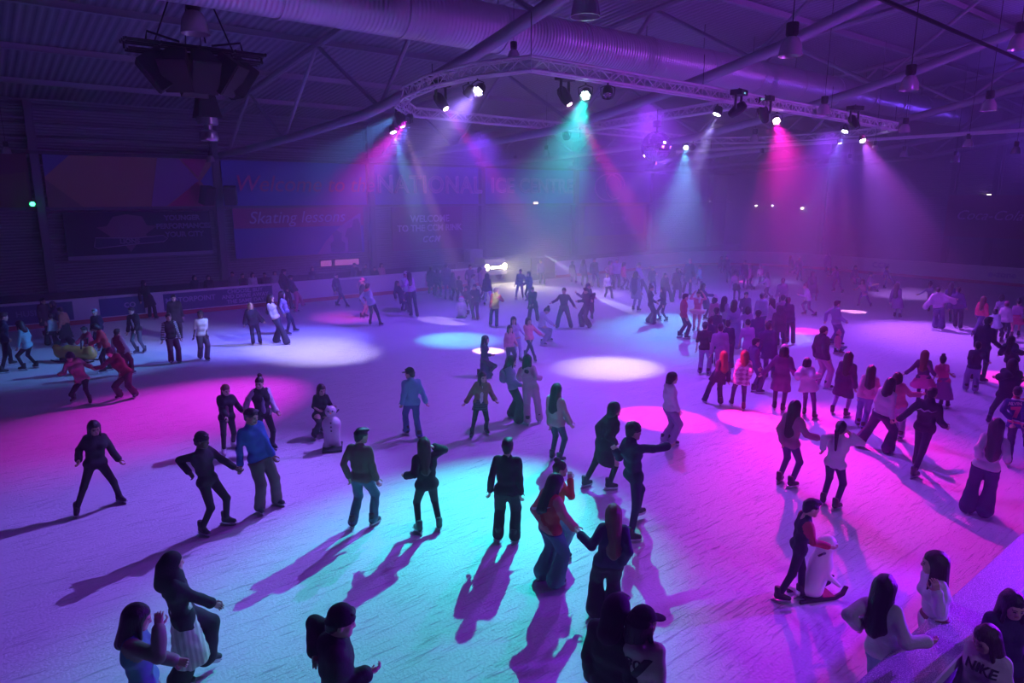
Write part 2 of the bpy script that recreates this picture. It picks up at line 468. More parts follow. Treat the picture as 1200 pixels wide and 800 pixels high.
adt = mat((.42, .36, .62), .5)
board_ad(6.8, 11.9, ads_m, [('MOTORPOINT', 8.0, .70, .34), ('CHOOSE, BUY', 10.55, .90, .27), ('AND DRIVE AWAY', 10.55, .65, .27), ('THE SAME DAY', 10.55, .40, .27)], adt)
board_ad(4.2, 6.0, mat((.05, .10, .30), .5), [('co', 5.4, .72, .5)], adt)
board_ad(-1.5, 3.2, ads_m, [('HUSH', 1.6, .66, .34)], mat((.22, .22, .45), .5))
o = board_ad(15.2, 17.2, mat((.40, .35, .5), .5), [], adt)
mb = MB(); mb.tube([(16.9 + .3 * math.cos(a), IY1 - .035, .65 + .3 * math.sin(a)) for a in [2 * math.pi * k / 24 for k in range(24)]], .035, 6, closed=True); mb.build('ring_logo', mat((.7, .5, .7), .5), barrier)
board_ad(21.0, 25.5, mat((.55, .25, .45), .5), [('CCM', 22.4, .68, .55), ('CCM', 24.6, .68, .55)], mat((.25, .06, .2), .5))
for y, t in ((14.6, 'e-zone'), (22.0, 'CCM')):
    text_obj('lettering', t, .55, mat((.45, .35, .6), .5), barrier, (IX1 - .03, y, .66), (0, -1, 0), (0, 0, 1), bold=.01, depth=.004)

# gate lamp on the resurfacer bay behind the open gate
gate = empty('resurfacer', (27.1, 37.3, 0), 'ice resurfacing machine with bright headlamps parked in the open far gate', 'vehicle')
mb = MB(); mb.box((0, .3, .75), (2.0, 3.0, .7)); mb.box((0, -.6, 1.25), (1.7, 1.2, .5)); mb.box((0, 1.3, 1.5), (1.1, .8, .9)); mb.build('body', mat((.5, .5, .6), .4), gate, bevel=.06)
for dx in (-.75, .75):
    for dy in (-.7, 1.2):
        mb = MB(); mb.lathe([(0, -.12), (.36, -.12), (.4, -.08), (.4, .08), (.36, .12), (0, .12)], (dx, dy, .40), (1, 0, 0), 20); mb.build('wheel', M['black'], gate, smooth=True)
mb = MB(); mb.box((0, -1.24, .92), (1.9, .12, .24)); lb = mb.build('glow_bar', M['blackmetal'], gate)  # bar added between the headlamps to widen their glow
mb = MB(); mb.box((0, -1.31, .92), (.9, .02, .14)); mb.build('lens', mat((1, 1, .9), .3, emit=(1, .85, .42), es=100), lb)
for dx in (-.55, .55):
    mb = MB(); mb.lathe([(0, 0), (.21, 0), (.22, -.06), (.15, -.16), (0, -.18)], (dx * 1.3, -1.28, .95), (0, -1, 0), 18); h = mb.build('headlamp', M['blackmetal'], gate, smooth=True)
    mb = MB(); mb.lathe([(0, .03), (.10, .025), (.2, .005), (.2, .0)], (dx * 1.3, -1.285, .95), (0, -1, 0), 18); mb.build('lens', mat((1, 1, .9), .3, emit=(1, .85, .42), es=80), h)
# ------------------------------------------------------------------ roof steel
tp = M['tubepaint']
CH = [(42, 7.6), (34, 7.75), (28, 7.95), (22, 8.25), (18.5, 8.75), (16, 9.15), (12.5, 9.85), (9.5, 10.7), (6, 11.5), (2, 12.2), (-9, 13.0)]


def chord_z(y):
    for (y0, z0), (y1, z1) in zip(CH, CH[1:]):
        if y1 <= y <= y0: return z0 + (z1 - z0) * (y0 - y) / (y0 - y1)
    return CH[-1][1]


for i, x in enumerate((11.2, 20.0, 28.4, 37.2, 46.2, 55.0)):
    e = empty('roof_truss', (x, 15, 9), 'tubular roof truss spanning the rink', 'roof truss', 'roof trusses', 'structure')
    o0 = Vector((x, 15, 9))
    mb = MB(); mb.tube([Vector((x, y, chord_z(y))) - o0 for y in np.linspace(40, -9, 40)], .17, 10); mb.build('bottom_chord', tp, e, smooth=True)
    mb = MB(); mb.tube([Vector((x, y, roof_z(y) - .28)) - o0 for y in np.linspace(40, -9, 8)], .13, 8); mb.build('top_chord', tp, e, smooth=True)
    ys = [38, 34, 30, 26, 21.2, 17.2, 13.2, 9.2, 5, 1, -4]
    for k in range(len(ys) - 1):
        a, b_ = ys[k], ys[k + 1]
        p0 = Vector((x, a, chord_z(a))) - o0; p1 = Vector((x, b_, roof_z(b_) - .28)) - o0
        if k % 2: p0, p1 = Vector((x, a, roof_z(a) - .28)) - o0, Vector((x, b_, chord_z(b_))) - o0
        mb = MB(); mb.tube([p0, p1], .075, 8); mb.build('web_strut', tp, e, smooth=True)
for i, y in enumerate((36, 31, 26, 21.5, 15.5, 11.5, 7.5, 3.5)):
    mb = MB(); z = roof_z(y) - .13
    mb.box((21, y, z), (74, .07, .22)); mb.box((21, y, z - .1), (74, .16, .02))
    tag(mb.build('purlin', tp), 'steel purlin under the corrugated roof', 'purlin', 'roof purlins', 'structure')

# spiral duct with grilles and hanger rods
ductm, nt, b = new_mat('spiral duct')
tc = nt.nodes.new('ShaderNodeTexCoord'); wv = nt.nodes.new('ShaderNodeTexWave'); wv.bands_direction = 'X'; wv.inputs['Scale'].default_value = 2.4; wv.inputs['Distortion'].default_value = .15
bp = nt.nodes.new('ShaderNodeBump'); bp.inputs['Strength'].default_value = .55; bp.inputs['Distance'].default_value = .04
nt.links.new(tc.outputs['Object'], wv.inputs['Vector']); nt.links.new(wv.outputs['Fac'], bp.inputs['Height']); nt.links.new(bp.outputs['Normal'], b.inputs['Normal'])
b.inputs['Base Color'].default_value = (.62, .62, .66, 1); b.inputs['Metallic'].default_value = .55; b.inputs['Roughness'].default_value = .38
DY, DZ, DR = 17.9, 10.5, .68
duct = empty('air_duct', (0, DY, DZ), 'long shiny spiral ventilation duct running under the roof', 'duct', kind='structure')
mb = MB(); mb.tube([(x, 0, 0) for x in np.linspace(-2, 50, 14)], DR, 32); mb.build('duct_tube', ductm, duct, smooth=True)
for x in np.arange(0, 48, 3.4):
    mb = MB(); mb.lathe([(DR, -.05), (DR + .03, -.05), (DR + .03, .05), (DR, .05)], (x, 0, 0), (1, 0, 0), 32); mb.build('collar', ductm, duct, smooth=True)
    mb = MB(); hz = roof_z(DY) - DZ
    mb.tube([(x, 0, DR), (x, 0, hz)], .018, 6); mb.build('hanger_rod', M['blackmetal'], duct)
for x in (3.0, 9.5, 16.8, 23.6, 31.2):
    a = R(-28); d = Vector((0, -math.cos(a), math.sin(a))); up = Vector((0, -math.sin(a) * -1, math.cos(a)))
    up = Vector((1, 0, 0)).cross(-d) * -1; up = d.cross(Vector((1, 0, 0)))
    rot = Matrix(((1, 0, 0), (0, d.y, up.y), (0, d.z, up.z))).to_3x3()
    mb = MB(); c = d * (DR + .02)
    for sx, sz, w, h in ((0, .2, .9, .06), (0, -.2, .9, .06), (.43, 0, .06, .46), (-.43, 0, .06, .46)):
        mb.box(c + Vector((sx, 0, 0)) + up * sz, (w, .06, h), rot)
    g = mb.build('grille', mat((.7, .7, .74), .4), duct)
    mb = MB(); mb.box(c, (.82, .03, .36), rot); mb.build('slot', M['black'], g)
# long conduit pipe overhead and light catching cross pipe
p0, p1 = at_z(1035, 0, 9.6), at_z(1200, 72, 9.6)
d = (p1 - p0).normalized()
mb = MB(); mb.tube([p0 - d * 6, p1 + d * 25], .05, 8); tag(mb.build('conduit', M['blackmetal'], None, smooth=True), 'thin dark conduit pipe slung below the trusses', 'pipe', kind='structure')
mb = MB(); mb.box((0, 0, 0), (.18, 27, .16))
pipe = mb.build('cross_pipe', mat((.7, .66, .74), .3, .3), None, (36.2, 15.4, 8.28), bevel=.02); tag(pipe, 'pale straight rail catching the stage light across the right half of the hall', 'rail', kind='structure')

# bell shaped high bay lamps
bell_m = mat((.62, .55, .60), .25, .5)


def high_bay(loc, label, s=1.0, rod=1.2, g=True):
    e = empty('high_bay_lamp', loc, label, 'lamp', 'bell shaped ceiling lamps')
    mb = MB(); mb.lathe([(.10, .42), (.16, .38), (.23, .24), (.27, .0), (.26, .0), (.21, .22), (.12, .36)], n=24); mb.build('bell_shade', bell_m, e, smooth=True)
    mb = MB(); mb.lathe([(0, .72), (.13, .72), (.14, .70), (.14, .46), (.10, .42), (0, .42)], n=16); mb.build('ballast', M['blackmetal'], e, smooth=True)
    mb = MB(); mb.tube([(0, 0, .72), (0, 0, .72 + rod)], .014, 6); mb.build('hanger', M['blackmetal'], e)
    e.scale = (s, s, s)
    return e


def lamp_at(px, py, z, label, s=1.0):
    s *= .72
    p = at_z(px, py, z)
    if p.y > 38.6: p = at_y(px, py, 38.4)
    h = (roof_z(p.y) - p.z) / s - .72
    return high_bay(p, label, s, max(.3, h))


for px, py, z, lb, s in (
        (686, 20, 8.9, 'large bell lamp hanging beside the duct at the top edge', 1.5),
        (926, 66, 8.9, 'bell lamp hanging right of the middle roof truss', 1.5),
        (1065, 106, 8.5, 'bell lamp between the right roof trusses', 1.35),
        (1158, 130, 8.4, 'bell lamp hung below the furthest right truss', 1.3),
        (1193, 58, 9.3, 'bell lamp cut by the right edge of the frame', 1.3),
        (602, 71, 9.0, 'small dark bell lamp hanging just above the truss apex', .9),
        (965, 134, 8.4, 'bell lamp seen through the right arm of the lighting truss', 1.2),
        (884, 166, 8.2, 'bell lamp behind the dark moving head', 1.2),
        (1060, 155, 8.1, 'bell lamp just above the pale cross rail', 1.1),
        (1134, 172, 7.7, 'bell lamp hanging beneath the pale cross rail', 1.1),
        (1190, 180, 7.5, 'low bell lamp near the right end wall', 1.1),
        (1119, 190, 7.3, 'faint bell lamp before the end wall columns', 1.1),
        (1059, 184, 7.6, 'faint bell lamp deep in the violet haze', 1.1),
        (995, 192, 7.4, 'hazy bell lamp behind the lilac beam', 1.1),
        (604, 192, 7.6, 'faint bell lamp in front of the centre sign', 1.0),
        (450, 188, 7.7, 'faint bell lamp at the left of the NATIONAL sign', 1.0),
        (640, 182, 7.7, 'faint bell lamp at the right of the pink beam', 1.0),
        (1025, 176, 7.6, 'bell lamp low right of the lighting truss corner', .8),
        (8, 180, 7.6, 'dark bell lamp at the unlit far left wall', 1.0)):
    lamp_at(px, py, z, lb, s)
lp = at_z(229, 40, 9.35)
high_bay(lp, 'large glossy bell lamp above the hanging speaker cluster', 1.25, (roof_z(lp.y) - 9.35) / 1.25 - .72)
lp = at_y(247, 190, 38.6)
high_bay(lp, 'small bell lamp on the wall column under the speaker cluster', .8, 1.6)

# ------------------------------------------------------------------ speaker cluster
sc0 = at_z(230, 72, 9.0)
spk = empty('speaker_cluster', sc0, 'large dark ring of loudspeakers hanging from the roof', 'speakers')
bmk = mat((.016, .016, .02), .55)
mb = MB()
for off in (-.34, -.10, .14): mb.tube([(-1.75, off, .30), (1.75, off, .30)], .045, 6); mb.tube([(-1.65, off, .10), (1.65, off, .10)], .035, 6)
for x in (-1.7, -.9, 0, .9, 1.7): mb.tube([(x, -.45, .30), (x, .25, .30)], .04, 6); mb.tube([(x, -.1, .30), (x, -.1, .10)], .03, 6)
mb.tube([(-1.2, -.1, .33), (-1.15, -.1, .58), (-.4, -.1, .42)], .03, 6); mb.tube([(1.2, -.1, .33), (1.15, -.1, .58), (.4, -.1, .42)], .03, 6)
mb.build('hanging_frame', M['blackmetal'], spk)
for k, (ang, x, y) in enumerate(((172, -.95, -.1), (238, -.55, -.35), (270, .02, -.42), (318, .62, -.35), (8, 1.0, 0), (90, 0, .45))):
    a = R(ang)
    u = Vector((math.cos(a), math.sin(a), 0))
    n = (u * math.cos(R(36)) - Vector((0, 0, 1)) * math.sin(R(36))).normalized(); w = Vector((0, 0, 1)).cross(u); t = n.cross(w)
    rot = Matrix((w, n, t)).transposed()
    c = Vector((x, y, -.32))
    mb = MB()
    hw, hb, hd, hh = .36, .24, .32, .46     # tapered cabinet
    vs = [c + rot @ Vector((sx * (hw if y_ > 0 else hb), y_, z)) for y_ in (hd, -hd) for sx, z in ((-1, -hh), (1, -hh), (1, hh), (-1, hh))]
    mb.add(vs, [(0, 1, 2, 3), (7, 6, 5, 4), (0, 4, 5, 1), (1, 5, 6, 2), (2, 6, 7, 3), (3, 7, 4, 0)])
    cab = mb.build('speaker_cabinet', bmk, spk, bevel=.02)
    mb = MB(); g = c + n * (hd + .012); mb.box(g, (hw * 1.8, .02, hh * 1.85), rot); mb.build('front_grille', mat((.03, .03, .035), .8, bump=.5, scale=120), cab)
    mb = MB(); mb.tube([Vector((x * .95, -.1, .1)), c + t * hh * .9], .02, 5); mb.build('hanger', M['blackmetal'], spk)
mb = MB()
for dx, dy in ((1.0, 0), (-1.0, 0), (0, 1), (0, -1)): mb.tube([(dx, dy, .3), (0, 0, roof_z(sc0.y) - sc0.z - .1)], .02, 5)
mb.build('suspension_wire', M['blackmetal'], spk)
# subwoofer-like dark lantern below, and the two wall speakers
c2 = at_z(243, 138, 7.9)
e = empty('hanging_loudspeaker', c2, 'dark tapered loudspeaker hanging below the cluster above a chrome lamp', 'speaker')
mb = MB(); mb.add([(x * s, y * s, z) for z, s in ((0, .36), (1.0, .17)) for x, y in ((-1, -1), (1, -1), (1, 1), (-1, 1))], [(3, 2, 1, 0), (4, 5, 6, 7), (0, 1, 5, 4), (1, 2, 6, 5), (2, 3, 7, 6), (3, 0, 4, 7)]); mb.build('cabinet', bmk, e, bevel=.02)
mb = MB(); mb.lathe([(0, 0), (.30, 0), (.30, -.2), (.26, -.22), (.12, -.22), (.12, -.36), (.24, -.42), (.28, -.62), (.24, -.7), (0, -.7)], n=20); mb.build('chrome_lamp', M['steel'], e, smooth=True)
mb = MB(); mb.tube([(0, 0, 1.0), (0, 0, roof_z(c2.y) - c2.z - .1)], .015, 5); mb.build('hanger', M['blackmetal'], e)
for px, lb in ((243, 'dark wall speaker angled left on the column between murals'), (270, 'dark wall speaker angled right beside the welcome sign')):
    q = at_y(px, 229, 38.45)
    e = empty('wall_speaker', q, lb, 'speaker')
    rz = Matrix.Rotation(R(25 if px < 250 else -25), 3, 'Z') @ Matrix.Rotation(R(18), 3, 'X')
    mb = MB(); mb.box((0, 0, 0), (.62, .5, .95), rz); mb.build('cabinet', bmk, e, bevel=.03)
    mb = MB(); mb.box(rz @ Vector((0, -.26, 0)), (.54, .02, .86), rz); mb.build('front_grille', mat((.03, .03, .035), .8, bump=.5, scale=120), e)
    mb = MB(); mb.tube([(0, .2, 0), (0, .75, .1)], .04, 6); mb.build('bracket', M['blackmetal'], e)

# ------------------------------------------------------------------ lighting truss
TZ = 8.42
ring = [Vector(p) for p in ((11.0, 13.2, 0), (15.5, 13.35, 0), (20.9, 13.6, 0), (26.5, 13.9, 0), (33.4, 14.5, 0), (35.2, 16.2, 0), (35.8, 19, 0), (35.4, 22.4, 0), (33.6, 24.4, 0), (28.5, 24.3, 0), (22.8, 23.8, 0), (18, 23.6, 0), (13.6, 23.2, 0), (11.9, 21.2, 0), (11.0, 19.0, 0), (10.5, 16.8, 0), (10.5, 14.8, 0))]


def resample(pts, step, closed=True):
    out = []
    n = len(pts)
    for i in range(n if closed else n - 1):
        a, b_ = pts[i], pts[(i + 1) % n]; k = max(1, round((b_ - a).length / step))
        out += [a.lerp(b_, t / k) for t in range(k)]
    if not closed: out.append(pts[-1])
    return out


def lattice(pts, closed, m, name, parent, hgt=.30, wid=.26):
    mb = MB(); P = resample(pts, .45, closed); n = len(P)
    tops, bl, br = [], [], []
    for i, p in enumerate(P):
        d = (P[(i + 1) % n] - P[i - 1]) if closed else (P[min(i + 1, n - 1)] - P[max(0, i - 1)])
        d.normalize(); s = Vector((d.y, -d.x, 0))
        tops.append(p + s * wid / 2 + Vector((0, 0, hgt))); bl.append(p + s * wid / 2); br.append(p - s * wid / 2)
    t2 = [2 * p_ - q_ for p_, q_ in zip([(a + c) / 2 + Vector((0, 0, hgt)) for a, c in zip(bl, br)], tops)]
    for c in (tops, t2, bl, br): mb.tube(c, .034, 6, closed=closed)
    for i in range(n if closed else n - 1):
        j = (i + 1) % n
        a, b_ = (tops, bl) if i % 2 else (bl, tops)
        mb.tube([a[i], b_[j]], .017, 4, cap=False)
        a, b_ = (t2, br) if i % 2 else (br, t2)
        mb.tube([a[i], b_[j]], .017, 4, cap=False)
        a, b_ = (bl, br) if i % 2 else (br, bl)
        mb.tube([a[i], b_[j]], .015, 4, cap=False)
        mb.tube([tops[i], bl[i]], .015, 4, cap=False); mb.tube([tops[i], t2[i]], .015, 4, cap=False)
    return mb.build(name, m, parent)


trs = empty('lighting_truss', (22, 18.6, TZ), 'rounded ring of silver lattice truss carrying the stage lights', 'truss')
O = Vector((22, 18.6, 0))
lattice([p - O for p in ring], True, M['alu'], 'ring_truss', trs)
lattice([Vector((20.9, 13.8, 0)) - O, Vector((22.9, 23.6, 0)) - O], False, M['alu'], 'cross_truss', trs)
for x, y in ((11.0, 13.2), (10.5, 16.8), (18, 13.5), (26.5, 13.9), (33.4, 14.5), (33.6, 24.4), (22.8, 23.8), (13.6, 23.2)):
    mb = MB(); mb.tube([(x - 22, y - 18.6, .3), (x - 22, y - 18.6, chord_z(y) - TZ)], .012, 5); mb.build('suspension_wire', M['blackmetal'], trs)

# ------------------------------------------------------------------ mirror ball
mbp = at_z(769, 172, 7.18)
mbp = Vector((mbp.x, mbp.y, 7.18))
ball = empty('mirror_ball', mbp, 'large mirror ball hanging from the middle of the truss', 'mirror ball')
bmm, nt, b = new_mat('mirror tiles')
b.inputs['Metallic'].default_value = 1; b.inputs['Roughness'].default_value = .12; b.inputs['Base Color'].default_value = (.75, .6, .8, 1)
bm = bmesh.new(); rnd = random.Random(3)
for i in range(22):
    t0, t1 = math.pi * i / 22, math.pi * (i + 1) / 22
    n = max(6, int(44 * math.sin((t0 + t1) / 2)))
    for k in range(n):
        a0, a1 = 2 * math.pi * k / n, 2 * math.pi * (k + .93) / n
        tt1 = t0 + (t1 - t0) * .93
        q = [Vector((math.sin(t) * math.cos(a), math.sin(t) * math.sin(a), math.cos(t))) * .52 for t, a in ((t0, a0), (tt1, a0), (tt1, a1), (t0, a1))]
        if i == 0: q = q[1:] + [Vector((0, 0, .52))]; q = [q[0], q[1], q[3]]
        j = Vector((rnd.uniform(-1, 1), rnd.uniform(-1, 1), rnd.uniform(-1, 1))) * .004
        bm.faces.new([bm.verts.new(p_ + j) for p_ in q])
me = bpy.data.meshes.new('mirror_tiles'); bm.to_mesh(me); bm.free(); me.materials.append(bmm)
link('mirror_tiles', me, ball)
mb = MB(); mb.lathe([(0, .50), (.3, .40), (.508, 0), (.3, -.40), (0, -.505)] , n=24); mb.build('core', M['black'], ball, smooth=True)
mb = MB(); mb.tube([(0, 0, .5), (0, 0, .82)], .02, 6); mb.lathe([(0, .66), (.14, .66), (.14, .86), (0, .86)], n=12); mb.build('motor', M['blackmetal'], ball)
mb = MB(); mb.tube([(0, 0, .85), (0, 0, TZ - 7.18)], .015, 6); mb.build('hanger', M['blackmetal'], ball)
mb = MB(); mb.lathe([(0, -.5), (.05, -.5), (.05, -.6), (0, -.6)], n=8); mb.build('end_cap', M['steel'], ball)

# ------------------------------------------------------------------ stage lights
def near_ring(p):
    best = None
    for a, b_ in list(zip(ring, ring[1:] + ring[:1])) + [(Vector((20.9, 13.8, 0)), Vector((22.9, 23.6, 0)))]:
        d = b_ - a; t = max(0, min(1, (p - a).dot(d) / d.dot(d))); q = a + d * t
        if best is None or (q - p).length < (best - p).length: best = q
    return best


def aim(loc, target):
    return (Vector(target) - Vector(loc)).to_track_quat('-Z', 'Y')


def spot(parent, loc, target, color, power, cone, blend=.6, radius=.06):
    ld = bpy.data.lights.new('beam', 'SPOT'); ld.energy = power; ld.color = color; ld.spot_size = R(cone); ld.spot_blend = blend; ld.shadow_soft_size = radius
    o = bpy.data.objects.new('beam', ld); COL.objects.link(o); o.location = loc; o.rotation_mode = 'QUATERNION'; o.rotation_quaternion = aim(loc, target)
    return o


def par(px, py, target, color, power, cone, label, blend=.8, es=60, z=8.1, hang=True, s=1.0):
    """round LED par can on a yoke, clamped under the truss"""
    p = at_z(px, py, z); t = Vector(target)
    e = empty('par_light', p, label, 'stage light', 'stage lights on the lighting truss')
    d = (t - p).normalized(); u = d.cross(Vector((0, 0, 1))).normalized()
    mb = MB(); mb.lathe([(0, -.26), (.09, -.25), (.13, -.18), (.15, 0), (.16, .02), (.14, .02), (.13, -.02)], (0, 0, 0), d, 20); mb.build('can', M['blackmetal'], e, smooth=True)
    mb = MB()
    for k in range(7):
        c = Vector((0, 0, 0)) if k == 6 else (u * math.cos(k * math.pi / 3) + u.cross(d) * math.sin(k * math.pi / 3)) * .085
        mb.lathe([(0, .012), (.025, .010), (.038, 0)], c - d * .01, d, 10)
    if es: mb.build('led_lens', mat((.9, .9, .9), .3, emit=tuple(.5 + .5 * c for c in color), es=es), e, smooth=True)
    else: mb.build('led_lens', mat((.3, .3, .35), .1, .6), e, smooth=True)
    ww = Vector((0, 0, TZ - p.z))
    mb = MB(); mb.tube([u * .17, u * .19 + Vector((0, 0, .2)), Vector((0, 0, .27)), u * -.19 + Vector((0, 0, .2)), u * -.17], .014, 6); mb.tube([(0, 0, .27), (0, 0, max(.3, TZ - p.z))], .022, 6); mb.build('yoke', M['blackmetal'], e)
    e.scale = (s, s, s)
    if power: spot(e, p + d * .08, t, color, power, cone, blend)
    return e


def moving_head(px, py, target, color, power, cone, label, blend=.25, es=60, z=7.95, s=1.0):
    p = at_z(px, py, z); t = Vector(target)
    e = empty('moving_head_light', p, label, 'stage light', 'moving heads on the lighting truss')
    d = (t - p).normalized(); u = d.cross(Vector((0, 0, 1))).normalized()
    c = -d * .30
    mb = MB(); mb.lathe([(0, -.26), (.11, -.25), (.15, -.16), (.16, .06), (.12, .26), (.09, .30), (.08, .27)], c, d, 18); hd = mb.build('head', M['blackmetal'], e, smooth=True)
    mb = MB(); mb.lathe([(0, .285), (.075, .28)], c, d, 14)
    mb.build('lens', mat((.9, .9, .9), .2, emit=tuple(.45 + .55 * k for k in color), es=es) if es else mat((.2, .2, .25), .1, .5), hd, smooth=True)
    mb = MB()
    top = Vector((c.x, c.y, c.z + .42))
    for sgn in (-1, 1): mb.tube([c + u * .17 * sgn, c + u * .21 * sgn + Vector((0, 0, .1)), top + u * .2 * sgn], .04, 8)
    mb.build('yoke', M['blackmetal'], e, smooth=True)
    rz = Matrix.Rotation(math.atan2(u.y, u.x), 3, 'Z')
    mb = MB(); mb.box(top + Vector((0, 0, .06)), (.52, .36, .16), rz); mb.tube([top + Vector((0, 0, .1)), top + Vector((0, 0, max(.2, TZ - p.z - top.z)))], .03, 6); mb.build('base_box', M['blackmetal'], e, bevel=.02)
    mb = MB(); mb.box(top + Vector((0, 0, .03)) - Vector((0, 0, .0)) + (rz @ Vector((0, -.185, 0))), (.12, .01, .05), rz); mb.build('display', mat((.2, .5, .5), .3, emit=(.4, 1, .9), es=.5), e)
    e.scale = (s, s, s)
    if power: spot(e, p + d * .03, t, color, power, cone, blend)
    return e


G = lambda x, y: at_z(x, y, 0)
TEAL, LILAC, MAG, PINK, BLUE, VIO, WHITE = (.01, .86, .76), (.50, .36, 1), (1, .03, .75), (1, .16, .62), (.22, .25, 1), (.28, .08, 1), (.85, .75, 1)
K = 1.0
par(560, 107, G(110, 640), (.27, .13, 1), 6200 * K, 52, 'bright white LED par light beaming left from the truss apex', .95, 90)
par(686, 112, G(525, 668), TEAL, 8000 * K, 36, 'bright teal LED par light beside the cyan moving head', .9, 90)
par(712, 112, G(716, 520), (.5, .1, .9), 500 * K, 14, 'unlit dark par light right of the teal light', .6, 0)
par(840, 134, G(718, 430), (.66, .55, 1), 5600 * K, 25, 'violet white LED par light angled left on the right arm', .95, 80)
par(910, 142, G(1015, 560), (1, .004, .50), 11000 * K, 34, 'bright magenta LED par light on the right arm', .95, 90)
par(1011, 165, G(1110, 395), (.46, .10, 1), 8000 * K, 44, 'lilac par light shining down at the right truss corner', .9, 80)
par(461, 155, G(535, 398), (.12, .75, 1), 5000 * K, 24, 'small pale teal par light under the back left truss', .9, 80, z=8.0)
par(804, 173, G(786, 384), (.10, .52, 1), 8500 * K, 36, 'cyan par light beaming down from the back truss', .9, 80, z=8.0)
par(664, 161, G(705, 345), (.7, .5, 1), 5000 * K, 14, 'small lilac par light below the back truss', .7, 80, z=8.0)
par(812, 173, G(905, 330), (.30, .30, 1), 4000 * K, 18, 'thin blue white bar light next to the cyan light', .8, 60, z=8.0)
par(990, 154, G(905, 395), (.16, .22, 1), 5000 * K, 26, 'slim blue white par light tilted at the right truss corner', .8, 70)
par(549, 111, G(372, 412), (.66, .56, 1), 8500 * K, 25, 'thin tilted bar light left of the white par', .98, 70)
par(478, 140, G(215, 480), (.95, .02, .95), 9500 * K, 30, 'dark par light clamped at the left curve of the truss', 1.0, 0, z=8.2)
par(893, 178, G(872, 330), (.9, .04, .55), 9000 * K, 8, 'small pink par light with green dot behind the right arm', .5, 70, z=8.0, s=.7)
par(984, 168, G(1000, 365), (.95, .3, .8), 5500 * K, 9, 'small teal and pink par light inside the right corner', .3, 40, z=8.0, s=.8)
par(472, 142, G(405, 372), (1, .04, .8), 3000 * K, 20, 'small dark par light inside the left truss curve', .95, 0, z=8.2)
moving_head(472, 149, G(572, 411), (1, .50, .75), 13000 * K, 7.5, 'black moving head hanging at the far left truss curve', .22, 70)
moving_head(523, 128, G(775, 490), (1, .004, .36), 11000 * K, 11, 'black moving head with pink beam under the left truss', .3, 90)
moving_head(668, 123, G(890, 492), (1, .012, .40), 19000 * K, 11, 'teal lit moving head with pink beam left of the teal par', .3, 60)
moving_head(855, 135, G(522, 376), (1, .7, .9), 9000 * K, 6.2, 'dark moving head hanging right of the violet par', .2, 0)
moving_head(897, 143, G(940, 388), (1, .015, .42), 9000 * K, 9, 'dark moving head hanging left of the magenta par', .3, 0)
moving_head(1005, 150, G(1190, 445), (1, .015, .42), 8000 * K, 12, 'dark moving head at the right truss corner', .4, 0)
spot(None, at_z(480, 146, 8.1), G(330, 400), (.12, .12, 1), 9000 * K, 46, .9, .1)
spot(None, at_z(838, 138, 8.1), G(715, 432), (.20, .16, 1), 5200 * K, 22, .8, .1)
# narrower cores of the brightest lamps
for px, py, tx, ty, c, pw, cone in ((686, 114, 575, 590, (.01, .80, .85), 5000, 24), (910, 144, 985, 515, (1, .02, .75), 4500, 22), (1011, 167, 1065, 345, (.55, .20, 1), 4500, 26), (559, 109, 235, 400, (.40, .42, 1), 6000, 22)):
    spot(None, at_z(px, py, 8.02), G(tx, ty), c, pw * K, cone, .9, .06)
# added violet fill: unseen wide spots above the near ice and round the ring
for x, y, z, tx, ty, c, pw, cone in ((7.5, 6.5, 9.6, 7.0, 7.5, (.40, .05, 1), 700, 120), (20, 6.0, 10.4, 20, 8, (.36, .05, 1), 700, 120), (15.5, 13.4, 7.9, 13, 11, (.30, .045, 1), 3300, 140), (26.5, 13.9, 7.9, 25, 12, (.28, .045, 1), 2800, 140), (17, 23.5, 8.0, 16, 25, (.18, .045, 1), 3200, 150), (29, 24.2, 8.0, 31, 27, (.20, .045, 1), 3400, 150)):
    spot(None, Vector((x, y, z)), (tx, ty, 0), c, pw * K, cone, 1.0, .3)
# added unseen violet spots that light the roof and the rig from below
for x, y, z, tx, ty, tz, c, pw in ((30, -5, 7.4, 29, 14, 8.9, (.46, .07, 1), 6500), (20, -5, 7.2, 19, 14, 8.9, (.46, .07, 1), 5000), (56.5, 14, 8.4, 40, 12, 10.2, (.17, .05, 1), 5200)):
    spot(None, Vector((x, y, z)), (tx, ty, tz), c, pw * K, 60, 1.0, .9)
# blue-green wash on the far left corner of the ice, violet light on the near counter, warm headlamp glow
spot(None, Vector((12.2, 22.0, 8.2)), G(60, 425), (.10, .30, .9), 6500 * K, 34, .95, .1)
spot(None, Vector((16.5, .9, 2.9)), Vector((9.0, 1.95, 1.0)), (.26, .01, 1), 6000 * K, 46, .9, .1)
spot(None, Vector((5.5, -6.5, 8.0)), Vector((9.0, 1.6, 1.0)), (.45, .32, 1), 1000 * K, 42, 1.0, .5)  # added soft fill from behind the camera for the people at the counter
spot(None, Vector((15.5, -.4, 1.5)), Vector((9.0, 1.9, .75)), (.22, 0, 1), 3500 * K, 60, .9, .1)  # second violet spot, added to brighten the outer face of the counter
spot(None, Vector((27.1, 35.7, 1.05)), Vector((25.0, 16.0, 0)), (1, .85, .55), 2500 * K, 60, .8, .12)
spot(None, Vector((30.8, 35.6, 1.7)), Vector((25.7, 23.4, 0)), (.75, .75, 1), 22000 * K, 4.6, .3, .03)

